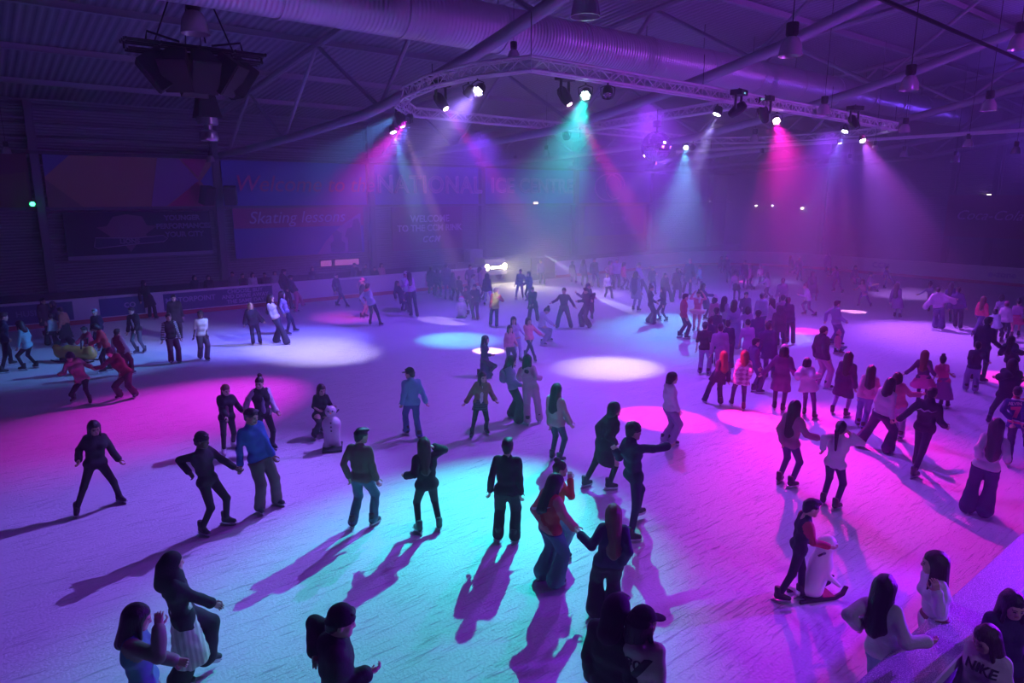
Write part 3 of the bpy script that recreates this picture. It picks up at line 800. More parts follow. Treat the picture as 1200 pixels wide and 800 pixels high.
# small emergency and indicator lights
for px, py, c, lb, s in ((886, 241, (1, .95, .8), 'small white emergency light, left of the trio on the end wall', .14), (905, 241, (.9, .95, 1), 'small white emergency light in the middle of the end wall trio', .12), (940, 244, (1, .9, .6), 'yellowish emergency light, right of the end wall trio', .18), (1159, 229, (1, .9, .6), 'twin emergency light above the drinks banner', .2), (832, 236, (.7, .8, 1), 'tiny blue white light above the far boards', .05)):
    q = at_x(px, py, 57.8) if px > 880 else at_y(px, py, 39.3)
    e = empty('emergency_light', q, lb, 'emergency light', 'emergency lights on the far walls')
    mb = MB(); mb.box((0, 0, 0), (s, s, s * .8)); mb.build('lens', mat((.9, .9, .9), .4, emit=c, es=14), e, bevel=s * .15)
    mb = MB(); mb.box((0, 0, s * .6), (s * 1.4, s * 1.2, s * .4)); mb.build('housing', M['white'], e)
q = at_y(38, 239, 39.2)
e = empty('exit_light', q, 'small green glowing indicator on the left wall column', 'exit light')
mb = MB(); mb.lathe([(0, -.06), (.10, -.05), (.10, .05), (0, .06)], (0, 0, 0), (0, -1, 0), 14); mb.build('lens', mat((.1, .9, .4), .3, emit=(.05, 1, .35), es=9), e, smooth=True)
mb = MB(); mb.box((0, .08, 0), (.3, .08, .3)); mb.build('housing', M['black'], e)
q = at_y(628, 238, 39.2)
e = empty('emergency_light', q, 'small warm light fitting below the ICE CENTRE sign', 'emergency light', 'emergency lights on the far walls')
mb = MB(); mb.box((0, 0, 0), (.34, .1, .12)); mb.build('lens', mat((.9, .9, .9), .4, emit=(1, .7, .5), es=5), e, bevel=.02)
mb = MB(); mb.box((0, .06, .08), (.44, .12, .1)); mb.build('housing', M['white'], e)

# ------------------------------------------------------------------ haze
def haze_mat(d):
    hm = bpy.data.materials.new('haze'); hm.use_nodes = True
    nt = hm.node_tree; nt.nodes.clear()
    out = nt.nodes.new('ShaderNodeOutputMaterial'); v = nt.nodes.new('ShaderNodeVolumeScatter')
    v.inputs['Density'].default_value = d; v.inputs['Anisotropy'].default_value = .25; v.inputs['Color'].default_value = (.95, .95, .97, 1)
    nt.links.new(v.outputs['Volume'], out.inputs['Volume'])
    return hm


# the haze hangs thick at the far side and thins out towards the stand
for x0, y0, d, lb in ((-17.0, -9.5, .0042, 'thin theatrical haze filling the whole hall'), (8.0, 8.0, .0030, 'slightly thicker haze over the middle of the ice'),
                      (9.5, 12.0, .0100, 'dense haze under the lighting truss where the beams show'), (10.5, 20.0, .0060, 'thickest haze in front of the far wall')):
    mb = MB(); mb.box(((x0 + 59) / 2, (y0 + 41) / 2, 7.0), (59 - x0, 41 - y0, 15.0))
    tag(mb.build('haze', haze_mat(d)), lb, 'haze', 'haze banks', kind='stuff')

w = bpy.data.worlds.new('world'); scene.world = w; w.use_nodes = True
w.node_tree.nodes['Background'].inputs[0].default_value = (.03, .015, .09, 1); w.node_tree.nodes['Background'].inputs[1].default_value = .2

# ------------------------------------------------------------------ view
vsx = scene.view_settings
scene.display_settings.display_device = 'sRGB'
vsx.view_transform = 'Standard'; vsx.look = 'None'; vsx.exposure = 0.0; vsx.gamma = 1.0; vsx.use_curve_mapping = False
cy = scene.cycles
cy.use_denoising = True
cy.max_bounces = 6; cy.diffuse_bounces = 3; cy.glossy_bounces = 2; cy.volume_bounces = 1; cy.transmission_bounces = 2
cy.sample_clamp_indirect = 4.0; cy.caustics_reflective = False; cy.caustics_refractive = False
# ------------------------------------------------------------------ signed distance modelling
NV = np.array


def seg_d(P, a, b, ra, rb):
    ab = b - a; L2 = float(ab @ ab) + 1e-12
    t = np.clip(((P - a) @ ab) / L2, 0, 1)
    q = P - a - t[..., None] * ab
    return np.sqrt((q * q).sum(-1)) - (ra + (rb - ra) * t)


def ell_d(P, c, r, B=None):
    q = P - c
    if B is not None: q = q @ B          # columns of B are the axes
    k = np.sqrt(((q / r) ** 2).sum(-1)) + 1e-9
    return (k - 1) * min(r) * 1.0 if min(r) / max(r) > .55 else (k - 1) * (min(r) + .25 * (max(r) - min(r)))


class Field:
    def __init__(s, lo, hi, h):
        s.h = h; s.lo = NV(lo, float); n = np.ceil((NV(hi) - s.lo) / h).astype(int) + 2
        s.n = n; s.F = np.full(n, .25)
        s.ax = [s.lo[i] + h * np.arange(n[i]) for i in range(3)]

    def _win(s, lo, hi):
        i0 = np.clip(np.floor((lo - s.lo) / s.h).astype(int), 0, s.n); i1 = np.clip(np.ceil((hi - s.lo) / s.h).astype(int) + 1, 0, s.n)
        if (i1 <= i0).any(): return None, None
        sl = tuple(slice(a, b) for a, b in zip(i0, i1))
        P = np.stack(np.meshgrid(s.ax[0][sl[0]], s.ax[1][sl[1]], s.ax[2][sl[2]], indexing='ij'), -1)
        return sl, P

    def _mix(s, sl, d, k, sub=False):
        f = s.F[sl]
        if sub:
            s.F[sl] = np.maximum(f, -d); return
        if k > 0:
            hh = np.maximum(k - np.abs(f - d), 0) / k
            s.F[sl] = np.minimum(f, d) - hh * hh * k * .25
        else: s.F[sl] = np.minimum(f, d)

    def cap(s, a, b, ra, rb=None, k=.04, sub=False):
        a, b = NV(a, float), NV(b, float); rb = ra if rb is None else rb
        m = max(ra, rb) + k + 3 * s.h
        sl, P = s._win(np.minimum(a, b) - m, np.maximum(a, b) + m)
        if sl: s._mix(sl, seg_d(P, a, b, ra, rb), k, sub)
        return s

    def ell(s, c, r, B=None, k=.04, sub=False):
        c = NV(c, float); m = max(r) + k + 3 * s.h
        sl, P = s._win(c - m, c + m)
        if sl: s._mix(sl, ell_d(P, c, NV(r, float), B), k, sub)
        return s

    def cut(s, o, n):
        """keep the side the normal points away from"""
        P = np.stack(np.meshgrid(*s.ax, indexing='ij'), -1)
        s.F = np.maximum(s.F, (P - NV(o, float)) @ NV(n, float)); return s

    def noise(s, amp, fr, seed=0):
        P = np.stack(np.meshgrid(*s.ax, indexing='ij'), -1) * NV(fr)
        s.F = s.F + amp * (np.sin(P[..., 0] + 1.3 * seed + 1.7 * np.sin(P[..., 1])) * np.sin(P[..., 1] * 1.1 + seed) + np.sin(P[..., 2] * 1.2 + 1.5 * np.sin(P[..., 0] * .8))) * .5
        return s

    def mesh(s):
        F = s.F; h = s.h
        F[0], F[-1], F[:, 0], F[:, -1], F[:, :, 0], F[:, :, -1] = (.25,) * 6
        S = F < 0
        c = S[:-1, :-1, :-1].astype(np.int8)
        tot = sum(S[i:F.shape[0] - 1 + i, j:F.shape[1] - 1 + j, k:F.shape[2] - 1 + k].astype(np.int8) for i in (0, 1) for j in (0, 1) for k in (0, 1))
        act = (tot > 0) & (tot < 8)
        idx = np.full(act.shape, -1, np.int64); I = np.argwhere(act); idx[act] = np.arange(len(I))
        acc = np.zeros((len(I), 3)); cnt = np.zeros(len(I))
        cor = [(0, 0, 0), (1, 0, 0), (0, 1, 0), (1, 1, 0), (0, 0, 1), (1, 0, 1), (0, 1, 1), (1, 1, 1)]
        val = [F[I[:, 0] + a, I[:, 1] + b, I[:, 2] + d] for a, b, d in cor]
        for p, q in ((0, 1), (2, 3), (4, 5), (6, 7), (0, 2), (1, 3), (4, 6), (5, 7), (0, 4), (1, 5), (2, 6), (3, 7)):
            x, y = val[p], val[q]; m = (x < 0) != (y < 0)
            t = np.where(m, x / np.where(m, x - y, 1), 0)
            cp, cq = NV(cor[p], float), NV(cor[q], float)
            acc += np.where(m[:, None], cp + t[:, None] * (cq - cp), 0); cnt += m
        V = s.lo + h * (I + acc / cnt[:, None])
        quads = []
        for ax in range(3):
            u, v = [(1, 2), (2, 0), (0, 1)][ax]
            A = np.take(S, range(0, S.shape[ax] - 1), ax); Bq = np.take(S, range(1, S.shape[ax]), ax)
            E = np.argwhere(A != Bq)
            if not len(E): continue
            E = E[(E[:, u] > 0) & (E[:, v] > 0) & (E[:, u] < S.shape[u] - 1) & (E[:, v] < S.shape[v] - 1)]
            inside = S[tuple(E.T)]
            def g(du, dv):
                e = E.copy(); e[:, u] += du; e[:, v] += dv; return idx[tuple(e.T)]
            q = np.stack([g(-1, -1), g(0, -1), g(0, 0), g(-1, 0)], 1)
            q[~inside] = q[~inside][:, ::-1]
            quads.append(q)
        Q = np.concatenate(quads) if quads else np.zeros((0, 4), int)
        return V, Q[(Q >= 0).all(1)]


def np_mesh(name, V, Q, mats, mi=None):
    me = bpy.data.meshes.new(name)
    me.vertices.add(len(V)); me.vertices.foreach_set('co', np.ascontiguousarray(V, np.float32).ravel())
    me.loops.add(len(Q) * 4); me.loops.foreach_set('vertex_index', np.ascontiguousarray(Q, np.int32).ravel())
    me.polygons.add(len(Q)); me.polygons.foreach_set('loop_start', np.arange(0, len(Q) * 4, 4, dtype=np.int32))
    me.polygons.foreach_set('use_smooth', np.ones(len(Q), bool))
    for m in mats: me.materials.append(m)
    if mi is not None: me.polygons.foreach_set('material_index', np.ascontiguousarray(mi, np.int32))
    me.update(calc_edges=True)
    return me


# ---- canonical pieces, built once per level of detail
def make_head(h):
    f = Field((-.12, -.15, -.12), (.12, .16, .26), h)
    f.ell((0, -.006, .128), (.076, .096, .097), k=0)
    f.ell((0, .028, .062), (.054, .060, .066), k=.05)
    f.cap((-.012, .072, .008), (.012, .072, .008), .019, k=.04)
    f.cap((-.036, .074, .119), (.036, .074, .119), .013, k=.03)
    for s in (-1, 1):
        f.ell((s * .043, .062, .070), (.022, .020, .022), k=.03)
        f.cap((s * .042, .02, .04), (s * .03, .06, .015), .022, k=.03)
        f.ell((s * .031, .101, .098), (.015, .012, .010), k=0, sub=True)
        f.ell((s * .031, .083, .098), (.0125, .0125, .0115), k=.004)
        f.ell((s * .077, -.006, .088), (.010, .022, .031), k=.008)
    f.cap((0, .090, .105), (0, .110, .072), .008, .012, k=.018)
    f.cap((-.010, .100, .066), (.010, .100, .066), .008, k=.01)
    f.cap((-.017, .089, .043), (.017, .089, .043), .008, k=.012)
    f.cap((-.015, .088, .032), (.015, .088, .032), .007, k=.01)
    f.cap((0, -.018, .05), (0, -.03, -.10), .050, .058, k=.04)
    V, Q = f.mesh(); C = V[Q].mean(1)
    mi = np.zeros(len(Q), int)
    for s in (-1, 1):
        mi[(np.abs(C - NV((s * .031, .092, .098))) < NV((.013, .02, .0075))).all(1)] = 1
        mi[(np.abs(C - NV((s * .033, .088, .119))) < NV((.018, .03, .0055))).all(1)] = 2
    mi[(np.abs(C - NV((0, .097, .0375))) < NV((.020, .02, .0085))).all(1)] = 3
    return V, Q, mi


def make_hand(h, curl):
    """wrist at origin, fingers along +x, thumb on +y, back of hand +z"""
    f = Field((-.06, -.07, -.11), (.21, .10, .05), h)
    mn = max(0, h * .9 - .006)     # keep fingers thick enough for the grid
    f.cap((-.05, 0, 0), (0.01, 0, 0), .027, .025, k=0)
    for y0, y1 in ((.015, .026), (.004, .009), (-.006, -.009), (-.014, -.027)):
        f.cap((.005, y0, 0), (.085, y1, 0), .017, .0135, k=.02)
    for y, L, dy in ((.029, .072, .05), (.0095, .082, .01), (-.0095, .076, -.03), (-.028, .060, -.09)):
        p = NV((.088, y, .0)); a = curl * .45
        for j, (fr, r) in enumerate(((.44, .0088), (.32, .0080), (.24, .0070))):
            q = p + L * fr * NV((math.cos(a), dy, -math.sin(a)))
            f.cap(p, q, r + mn, r - .0006 + mn, k=.004); p = q; a += curl
    p = NV((.020, .022, -.006))
    for q, r in ((NV((.048, .052, -.016)), .0125), (NV((.074, .064, -.026 - .02 * curl)), .0100), (NV((.094, .064 - .02 * curl, -.032 - .03 * curl)), .0085)):
        f.cap(p, q, r + mn, r - .001 + mn, k=.006); p = q
    return f.mesh()


def hair_field(kind, h):
    low = {'long': -.46, 'xlong': -.55, 'mid': -.24, 'pony': -.36, 'bob': -.12}.get(kind, -.06)
    f = Field((-.17, -.26, low), (.17, .15, .34), h)
    f.ell((0, -.012, .134), (.087, .106, .104), k=0)
    f.cap((0, -.055, .11), (0, -.062, .045), .068, .052, k=.04)
    f.ell((0, .135, .070), (.070, .085, .088), k=0, sub=True)
    if kind in ('short', 'pony', 'bun', 'curly', 'fade'):
        for s in (-1, 1): f.ell((s * .095, .03, .055), (.05, .055, .055), k=0, sub=True)
    if kind in ('short', 'fade'):
        f.cut((0, 0, .035 if kind == 'short' else .075), (0, .35, -.94))
        if kind == 'short': f.ell((0, .062, .205), (.062, .045, .026), k=.03)
    if kind in ('long', 'xlong', 'mid', 'bob'):
        e = {'long': -.33, 'xlong': -.42, 'mid': -.16, 'bob': -.02}[kind]
        f.cap((0, -.058, .13), (0, -.080, e), .082, .060, k=.05); f.cap((-.035, -.06, .08), (-.055, -.07, e + .03), .062, .042, k=.04); f.cap((.035, -.06, .08), (.055, -.07, e + .03), .062, .042, k=.04)
        for s in (-1, 1):
            f.cap((s * .066, -.022, .14), (s * .082, -.045, max(e + .05, -.30)), .030, .030, k=.04)
            f.cap((s * .068, .014, .13), (s * (.088 if kind != 'bob' else .08), .062 if kind != 'bob' else .01, max(e + .10, -.22)), .022, .020, k=.03)
    if kind == 'pony':
        f.ell((0, -.112, .150), (.032, .028, .032), k=.02)
        f.cap((0, -.125, .15), (0, -.165, .06), .030, .040, k=.02); f.cap((0, -.165, .06), (0, -.150, -.28), .040, .018, k=.03)
    if kind == 'bun': f.ell((0, -.075, .245), (.050, .050, .045), k=.02)
    if kind == 'curly':
        for i in range(26):
            a, b_ = i * 2.4, math.acos(1 - (i + .5) / 26 * 1.1)
            f.ell((.075 * math.sin(b_) * math.cos(a), -.02 + .09 * math.sin(b_) * math.sin(a), .15 + .085 * math.cos(b_)), (.036, .036, .034), k=.012)
        f.ell((0, .135, .060), (.075, .085, .090), k=0, sub=True)
    f.noise(.005, (95, 95, 9) if kind not in ('short', 'curly', 'fade') else 70, 1)
    return f.mesh()


def hat_field(kind, h):
    f = Field((-.20, -.22, -.30), (.20, .24, .34), h)
    if kind in ('beanie', 'pom'):
        f.ell((0, -.012, .152), (.090, .108, .105), k=0); f.cut((0, 0, .105), (0, .22, -.97))
        for i in range(16):
            a, b_ = [2 * math.pi * t / 16 for t in (i, i + 1)]
            z = lambda t: .122 + .022 * math.sin(t)
            f.cap((.082 * math.cos(a), -.012 + .100 * math.sin(a), z(a)), (.082 * math.cos(b_), -.012 + .100 * math.sin(b_), z(b_)), .019, k=.01)
        if kind == 'pom': f.ell((0, -.02, .285), (.038, .038, .036), k=.01)
    elif kind == 'cap':
        f.ell((0, -.012, .150), (.089, .107, .100), k=0); f.cut((0, 0, .132), (0, .05, -1))
        f.ell((0, .120, .140), (.068, .078, .011), k=.012)
    elif kind == 'hood':
        f.ell((0, -.022, .118), (.108, .130, .132), k=0); f.cap((0, -.06, .06), (0, -.09, -.06), .085, .10, k=.06)
        f.ell((0, .150, .085), (.072, .110, .105), k=0, sub=True)
    elif kind == 'fur':
        f.ell((0, -.022, .118), (.118, .130, .138), k=0); f.cap((0, -.06, .06), (0, -.09, -.06), .09, .11, k=.06)
        for i in range(14):
            a = 2 * math.pi * i / 14; f.ell((.095 * math.cos(a), .075, .10 + .115 * math.sin(a)), (.042, .042, .042), k=.02)
        f.ell((0, .170, .085), (.066, .110, .095), k=0, sub=True); f.noise(.006, 80)
    elif kind == 'hijab':
        f.ell((0, -.016, .124), (.094, .114, .110), k=0); f.cap((0, -.03, .06), (0, -.02, -.06), .085, .085, k=.05)
        f.cap((-.03, -.01, -.05), (.03, -.01, -.05), .10, .10, k=.06); f.cap((-.05, -.01, -.14), (.05, -.01, -.14), .13, .13, k=.08); f.cap((0, -.10, .05), (0, -.11, -.14), .08, .09, k=.06)
        f.ell((0, .150, .080), (.058, .090, .080), k=0, sub=True)
    elif kind == 'ears':      # fluffy headband with a bow
        for i in range(9):
            a = math.pi * i / 9; b_ = math.pi * (i + 1) / 9
            f.cap((.088 * math.cos(a), .01, .13 + .105 * math.sin(a)), (.088 * math.cos(b_), .01, .13 + .105 * math.sin(b_)), .013, k=.01)
        for s in (-1, 1): f.ell((s * .045, .02, .262), (.036, .018, .026), k=.01)
    return f.mesh()


_cache = {}


def canon(kind, fn, *a):
    key = (kind,) + a
    if key not in _cache: _cache[key] = fn(*a)
    return _cache[key]


# ---- ice skate: shared boot and blade meshes
def make_skate():
    f = Field((-.12, -.09, .02), (.21, .09, .36), .012)
    f.cap((-.025, 0, .115), (-.035, 0, .235), .048, .050, k=0)
    f.cap((-.04, 0, .105), (.06, 0, .095), .044, .043, k=.03); f.cap((.05, 0, .098), (.135, 0, .088), .043, .037, k=.03)
    f.cap((.02, 0, .13), (-.02, 0, .19), .045, .048, k=.03)
    f.cut((0, 0, .062), (0, 0, -1)); f.cut((0, 0, .25), (.15, 0, .98))
    return f.mesh()


SK_V, SK_Q = make_skate()
_skm = {}


def skate_meshes(rgb):
    key = tuple(rgb)
    if key not in _skm:
        me = np_mesh('boot', SK_V, SK_Q, [mat(rgb, .45)])
        _skm[key] = me
    return _skm[key]


mb_ = MB()
prof = [(-.125, .012), (-.11, .0), (.14, .0), (.168, .012), (.175, .030), (.16, .036), (.10, .030), (-.125, .030)]
mb_.prism([(x, -.004, z) for x, z in prof], (0, .008, 0))
for x0, x1 in ((-.10, -.04), (.07, .13)): mb_.prism([(x0, -.012, .028), (x1, -.012, .028), (x1 - .01, -.018, .064), (x0 + .01, -.018, .064)], (0, .03, 0))
mb_.prism([(-.085, -.042, .056), (.165, -.036, .056), (.165, -.036, .066), (-.085, -.042, .066)], (0, .08, 0))
_bl = mb_.build('blade', M['steel']); BLADE = _bl.data; bpy.data.objects.remove(_bl)


def hair_mat(k):
    key = ('hair', k)
    if key not in _mats:
        m, nt, b = new_mat('hair'); b.inputs['Base Color'].default_value = (*HAIRC[k], 1); b.inputs['Roughness'].default_value = .45
        tc = nt.nodes.new('ShaderNodeTexCoord'); mp = nt.nodes.new('ShaderNodeMapping'); mp.inputs['Scale'].default_value = (120, 120, 8); nz = nt.nodes.new('ShaderNodeTexNoise'); nz.inputs['Scale'].default_value = 1
        bp = nt.nodes.new('ShaderNodeBump'); bp.inputs['Strength'].default_value = .7; bp.inputs['Distance'].default_value = .01
        nt.links.new(tc.outputs['Object'], mp.inputs['Vector']); nt.links.new(mp.outputs['Vector'], nz.inputs['Vector']); nt.links.new(nz.outputs['Fac'], bp.inputs['Height']); nt.links.new(bp.outputs['Normal'], b.inputs['Normal'])
        _mats[key] = m
    return _mats[key]


def vn(v):
    v = NV(v, float); return v / (np.linalg.norm(v) + 1e-9)


def ik2(a, b, l1, l2, pole):
    d = b - a; L = np.linalg.norm(d) + 1e-9
    if L > (l1 + l2) * .995: s = L / ((l1 + l2) * .995); l1 *= s; l2 *= s
    u = d / L; x = (l1 * l1 - l2 * l2 + L * L) / (2 * L); hgt = math.sqrt(max(l1 * l1 - x * x, 0))
    p = pole - u * (pole @ u); p = vn(p)
    return a + u * x + p * hgt


SKIN = {'l': (.62, .40, .31), 'm': (.40, .24, .16), 'd': (.13, .07, .05)}
HAIRC = {'k': (.010, .008, .010), 'b': (.05, .026, .016), 'a': (.17, .05, .025), 'y': (.45, .32, .16), 'g': (.25, .24, .24)}
UPV = NV((0, 0, 1.))
PEOPLE = []
CZ = NV((0, 0, CAM_H))


def person(label, head, feet, face=0, sex='f', top=('jumper', (.5, .5, .5)), legs=('jeans', (.05, .07, .14)), hair=('long', 'k'), hat=None, skin='l',
           hands=(None, None), ht=None, hip=None, nod=8, look=None, skate=(.02, .02, .022), slv=None, skirt=None, twist=0, crop=None, hoodn=0, scarf=None,
           bag=None, splay=14, group='skaters on the ice', tights=None, phone=None, plane_d=0.0, headd=0.0, floor=0.0, noskate=False, emblem=None, beard=False, strap=None, inner=None):
    f = [(list(q) + [0])[:3] for q in feet]
    g = [NV(at_z(x, y, floor)) for x, y, _ in f]
    root = (g[0] + g[1]) / 2
    F = vn((root[0], root[1], 0)); Rr = NV((F[1], -F[0], 0))

    def pl(p, d=0.0):
        r = NV(ray(p[0], p[1])); t = (root @ F - d) / (r @ F)
        return CZ + r * t - root
    g = [q - root for q in g]; g[0][2] = f[0][2]; g[1][2] = f[1][2]
    dist = np.linalg.norm(root[:2]); pxm = FPX / dist           # pixels per metre
    lod = 0 if pxm > 42 else (1 if pxm > 22 else 2)
    vox = (.017, .024, .032)[lod]
    hv = pl(head, plane_d + headd)
    H = ht or max(.9, min(1.95, hv[2]))
    s = H / 1.75
    fs = 1.05 * (s ** .45 if H < 1.5 else s ** .8)                        # head and hand scale
    a = R(face); fw = -math.cos(a) * F + math.sin(a) * Rr; lf = np.cross(UPV, fw)
    la = R(face if look is None else look); lfw = -math.cos(la) * F + math.sin(la) * Rr
    nd = R(nod); hfw = lfw * math.cos(nd) - UPV * math.sin(nd); hup = lfw * math.sin(nd) + UPV * math.cos(nd); hlf = np.cross(hup, hfw)
    HB = np.stack([-hlf, hfw, hup], 1) * fs                      # columns: x (right), y (face), z (up)
    HB[:, 0] = np.cross(hfw, hup) * fs
    piv = hv - hup * .228 * fs
    if hip is not None:
        hp0 = pl(hip, plane_d); tdir = vn(piv - hp0)
    else:
        tdir = None
    C7 = piv - hup * .055 * s - (fw * .018 * s)
    Lt = .475 * s
    Sc = C7 - (tdir if tdir is not None else vn(UPV * 2 + hup)) * .05 * s
    if hip is not None:
        pel = Sc - tdir * Lt if abs(np.linalg.norm(Sc - hp0) - Lt) > .12 * s else hp0
    else:
        dx = -Sc[:2] * .55; ln = np.linalg.norm(dx)
        if ln > .42 * s: dx *= .42 * s / ln
        pel = NV((Sc[0] + dx[0], Sc[1] + dx[1], Sc[2] - math.sqrt(max(Lt * Lt - dx @ dx, .01))))
    up = vn(Sc - pel); cw = vn(lf - up * (lf @ up)); tw = R(twist)
    cl = vn(cw * math.cos(tw) + np.cross(up, cw) * math.sin(tw))  # chest left
    cf = np.cross(cl, up)                                        # chest forward
    hl = cw
    sw = (.142 if sex == 'f' else .164) * s
    hipL, hipR = pel + hl * .085 * s - UPV * .02, pel - hl * .085 * s - UPV * .02
    sk = 0.0 if noskate else 1.0
    ank = lambda q: q + NV((0, 0, (.135 if sk else .09) * min(1, s ** .5)))
    # which foot is which: screen order -> anatomical by the lateral axis
    gl, gr = (g[0], g[1]) if (g[0] - g[1]) @ lf > 0 else (g[1], g[0])
    if abs((g[0] - g[1]) @ lf) < .08:                             # stagger along the heading, keep them beside each other
        gl, gr = gl + lf * .07, gr - lf * .07
    aL, aR = ank(gl), ank(gr)
    kn = {}
    for nm, hp, an, sg in (('L', hipL, aL, 1), ('R', hipR, aR, -1)):
        kn[nm] = ik2(hp, an, .445 * s, .415 * s, fw + lf * .12 * sg)
    shL, shR = Sc + cl * sw, Sc - cl * sw
    # hands
    tg = {}
    free = ['L', 'R']
    want = [h for h in hands if h is not None]
    pts = []
    for h in want:
        if isinstance(h[0], str): tg[h[0]] = NV((0, 0, 0)) if len(h) < 2 else None; pts.append((h[1:], h[0]))
        else: pts.append((h, None))
    res = {}
    sh = {'L': shL, 'R': shR}
    tot = (.285 + .255 + .07) * s
    def tgt(h):
        d = h[2] if len(h) > 2 else 0.0
        return pl(h, d + plane_d)
    for h, nm in pts:
        if nm: res[nm] = tgt(h)
    loose = [tgt(h) for h, nm in pts if nm is None]
    left = [n for n in 'LR' if n not in res]
    if len(loose) == 2:
        c1 = np.linalg.norm(loose[0] - shL) + np.linalg.norm(loose[1] - shR); c2 = np.linalg.norm(loose[1] - shL) + np.linalg.norm(loose[0] - shR)
        res['L'], res['R'] = (loose[0], loose[1]) if c1 <= c2 else (loose[1], loose[0])
    elif len(loose) == 1:
        nm = min(left, key=lambda n: np.linalg.norm(loose[0] - sh[n])); res[nm] = loose[0]
    arms = {}
    for nm, sg in (('L', 1), ('R', -1)):
        S0 = sh[nm]
        rel = nm not in res
        T = S0 + cl * sg * .075 * s + cf * .07 * s - UPV * .59 * s if rel else res[nm]
        d = T - S0; L = np.linalg.norm(d)
        if L > tot: T = S0 + d / L * tot * .995
        pole = (-cf * .9 - UPV * .5 + cl * sg * .22) if T[2] < S0[2] - .12 * s else (-UPV * 1.2 + cl * sg * .5 + cf * .25)
        el = ik2(S0, T, .285 * s, .325 * s, pole)
        fd = vn(T - el); wr = el + fd * .250 * s
        arms[nm] = (S0, el, wr, fd)
    lo = np.min([pel, C7, aL, aR] + [x for v in arms.values() for x in v[:3]], 0) - .26 * max(s, .75); hi = np.max([pel, piv, C7, aL, aR] + [x for v in arms.values() for x in v[:3]], 0) + .26 * max(s, .75)
    lo[2] = max(lo[2], -.02)
    W = pel + up * .17 * s; Ch = pel + up * .34 * s

    def torso(fd, e, hem=True):
        k = .06 * s
        fd.cap(hipL, hipR, .100 * s + e, k=0)
        fd.cap(W - cl * .045 * s, W + cl * .045 * s, .098 * s + e, k=k)
        fd.cap(Ch - cl * .075 * s, Ch + cl * .075 * s, .108 * s + e, k=k)
        if sex == 'f':
            for sg in (-1, 1): fd.ell(Ch + cl * sg * .065 * s + cf * .075 * s, (.058 * s + e, .055 * s + e, .055 * s + e), k=.03)
        fd.cap(Sc - cl * (sw - .05 * s) - up * .03, Sc + cl * (sw - .05 * s) - up * .03, .066 * s + e, k=k)
        fd.cap(Sc, C7 + up * .02, .070 * s + e * .6, .056 * s + e * .6, k=.05)

    def leg(fd, nm, e, hp, an, fl=0.0):
        fd.cap(hp + (-.01) * UPV, kn[nm], .088 * s + e, .058 * s + e, k=.05)
        fd.cap(kn[nm], an + (kn[nm] - an) * (.12 if fl < .01 else -.02), .056 * s + e, (.040 if fl < .01 else .046) * s + e + fl, k=.025)

    def arm(fd, nm, e, upto=1.0, cuff=0.0):
        S0, el, wr, _ = arms[nm]
        fd.cap(S0, el, .047 * s + e, .039 * s + e, k=.035)
        if upto > .5: fd.cap(el, wr, .039 * s + e, .029 * s + e + cuff, k=.02)

    rt = empty('person', root + NV((0, 0, floor)) * 0, label, 'person', group)
    sm = mat(SKIN[skin], .55)
    hcm = mat(HAIRC[hair[1]], .5)
    # --- body: one mesh with head, hands and limbs
    fd = Field(lo, hi, vox); torso(fd, -.006)
    for nm, hp, an in (('L', hipL, aL), ('R', hipR, aR)): leg(fd, nm, -.004, hp, an)
    for nm in 'LR': arm(fd, nm, -.006)
    fd.cap(C7 - up * .02, piv + hup * .02, .054 * s, .050 * s, k=.03)
    V, Q = fd.mesh(); mi = np.zeros(len(Q), int)
    hV, hQ, hm_ = canon('head', make_head, (.0085, .011, .015)[lod])
    Vs, Qs, Ms = [V, hV @ HB.T + piv], [Q, hQ + len(V)], [mi, hm_]
    n = len(V) + len(hV)
    for nm, sg in (('L', 1), ('R', -1)):
        S0, el, wr, fdv = arms[nm]
        curl = .75 if nm in res else .42
        cv, cq = canon('hand', make_hand, (.0065, .009, .013)[lod], curl)
        side = cf if abs(fdv @ cf) < .8 else -UPV * .7 + cl * -sg * .5    # thumb side points forward when hanging
        ydir = vn(side - fdv * (side @ fdv)); zdir = np.cross(fdv, ydir)
        if nm == 'R': zz = -zdir
        else: zz = zdir
        out = cl * sg
        B = np.stack([fdv, ydir, zz if zz @ out > -9 else -zz], 1) * fs
        det = np.linalg.det(B)
        hq = cq if det > 0 else cq[:, ::-1]
        Vs.append(cv @ B.T + wr + fdv * .015 * s); Qs.append(hq + n); Ms.append(np.zeros(len(cq), int)); n += len(cv)
    me = np_mesh('body', np.concatenate(Vs), np.concatenate(Qs), [sm, mat((.02, .015, .015), .2), hcm if hair[0] else sm, mat(tuple(c * k for c, k in zip(SKIN[skin], (.85, .5, .5))), .5)], np.concatenate(Ms))
    body = link('body', me, rt)
    # --- lower clothing
    kind, col = legs
    lm = col if isinstance(col, bpy.types.Material) else mat(col, .85, bump=.15, scale=60)
    if kind != 'bare':
        e, fl = {'slim': (.006, .004), 'tights': (.003, 0), 'jeans': (.016, .018), 'wide': (.035, .055), 'jog': (.030, .016), 'shorts': (.03, 0)}[kind]
        fd = Field(lo, hi, vox); fd.cap(hipL, hipR, .104 * s + e * .6, k=0); fd.cap(hipL + UPV * .06, W, .100 * s + e * .4, .098 * s + e * .4, k=.05)
        for nm, hp, an in (('L', hipL, aL), ('R', hipR, aR)):
            if kind == 'shorts': fd.cap(hp, hp + (kn[nm] - hp) * .55, .092 * s + e, .085 * s + e, k=.05)
            else: leg(fd, nm, e, hp, an, fl)
        th = -.42 if top[0] == 'coat' else (crop if crop is not None else (-.11 if not skirt else 0))
        fd.cut(pel + up * min(th + .05, .14) * s, up)
        if lod == 0 and kind in ('jeans', 'wide', 'jog'): fd.noise(.006, 26, len(PEOPLE))
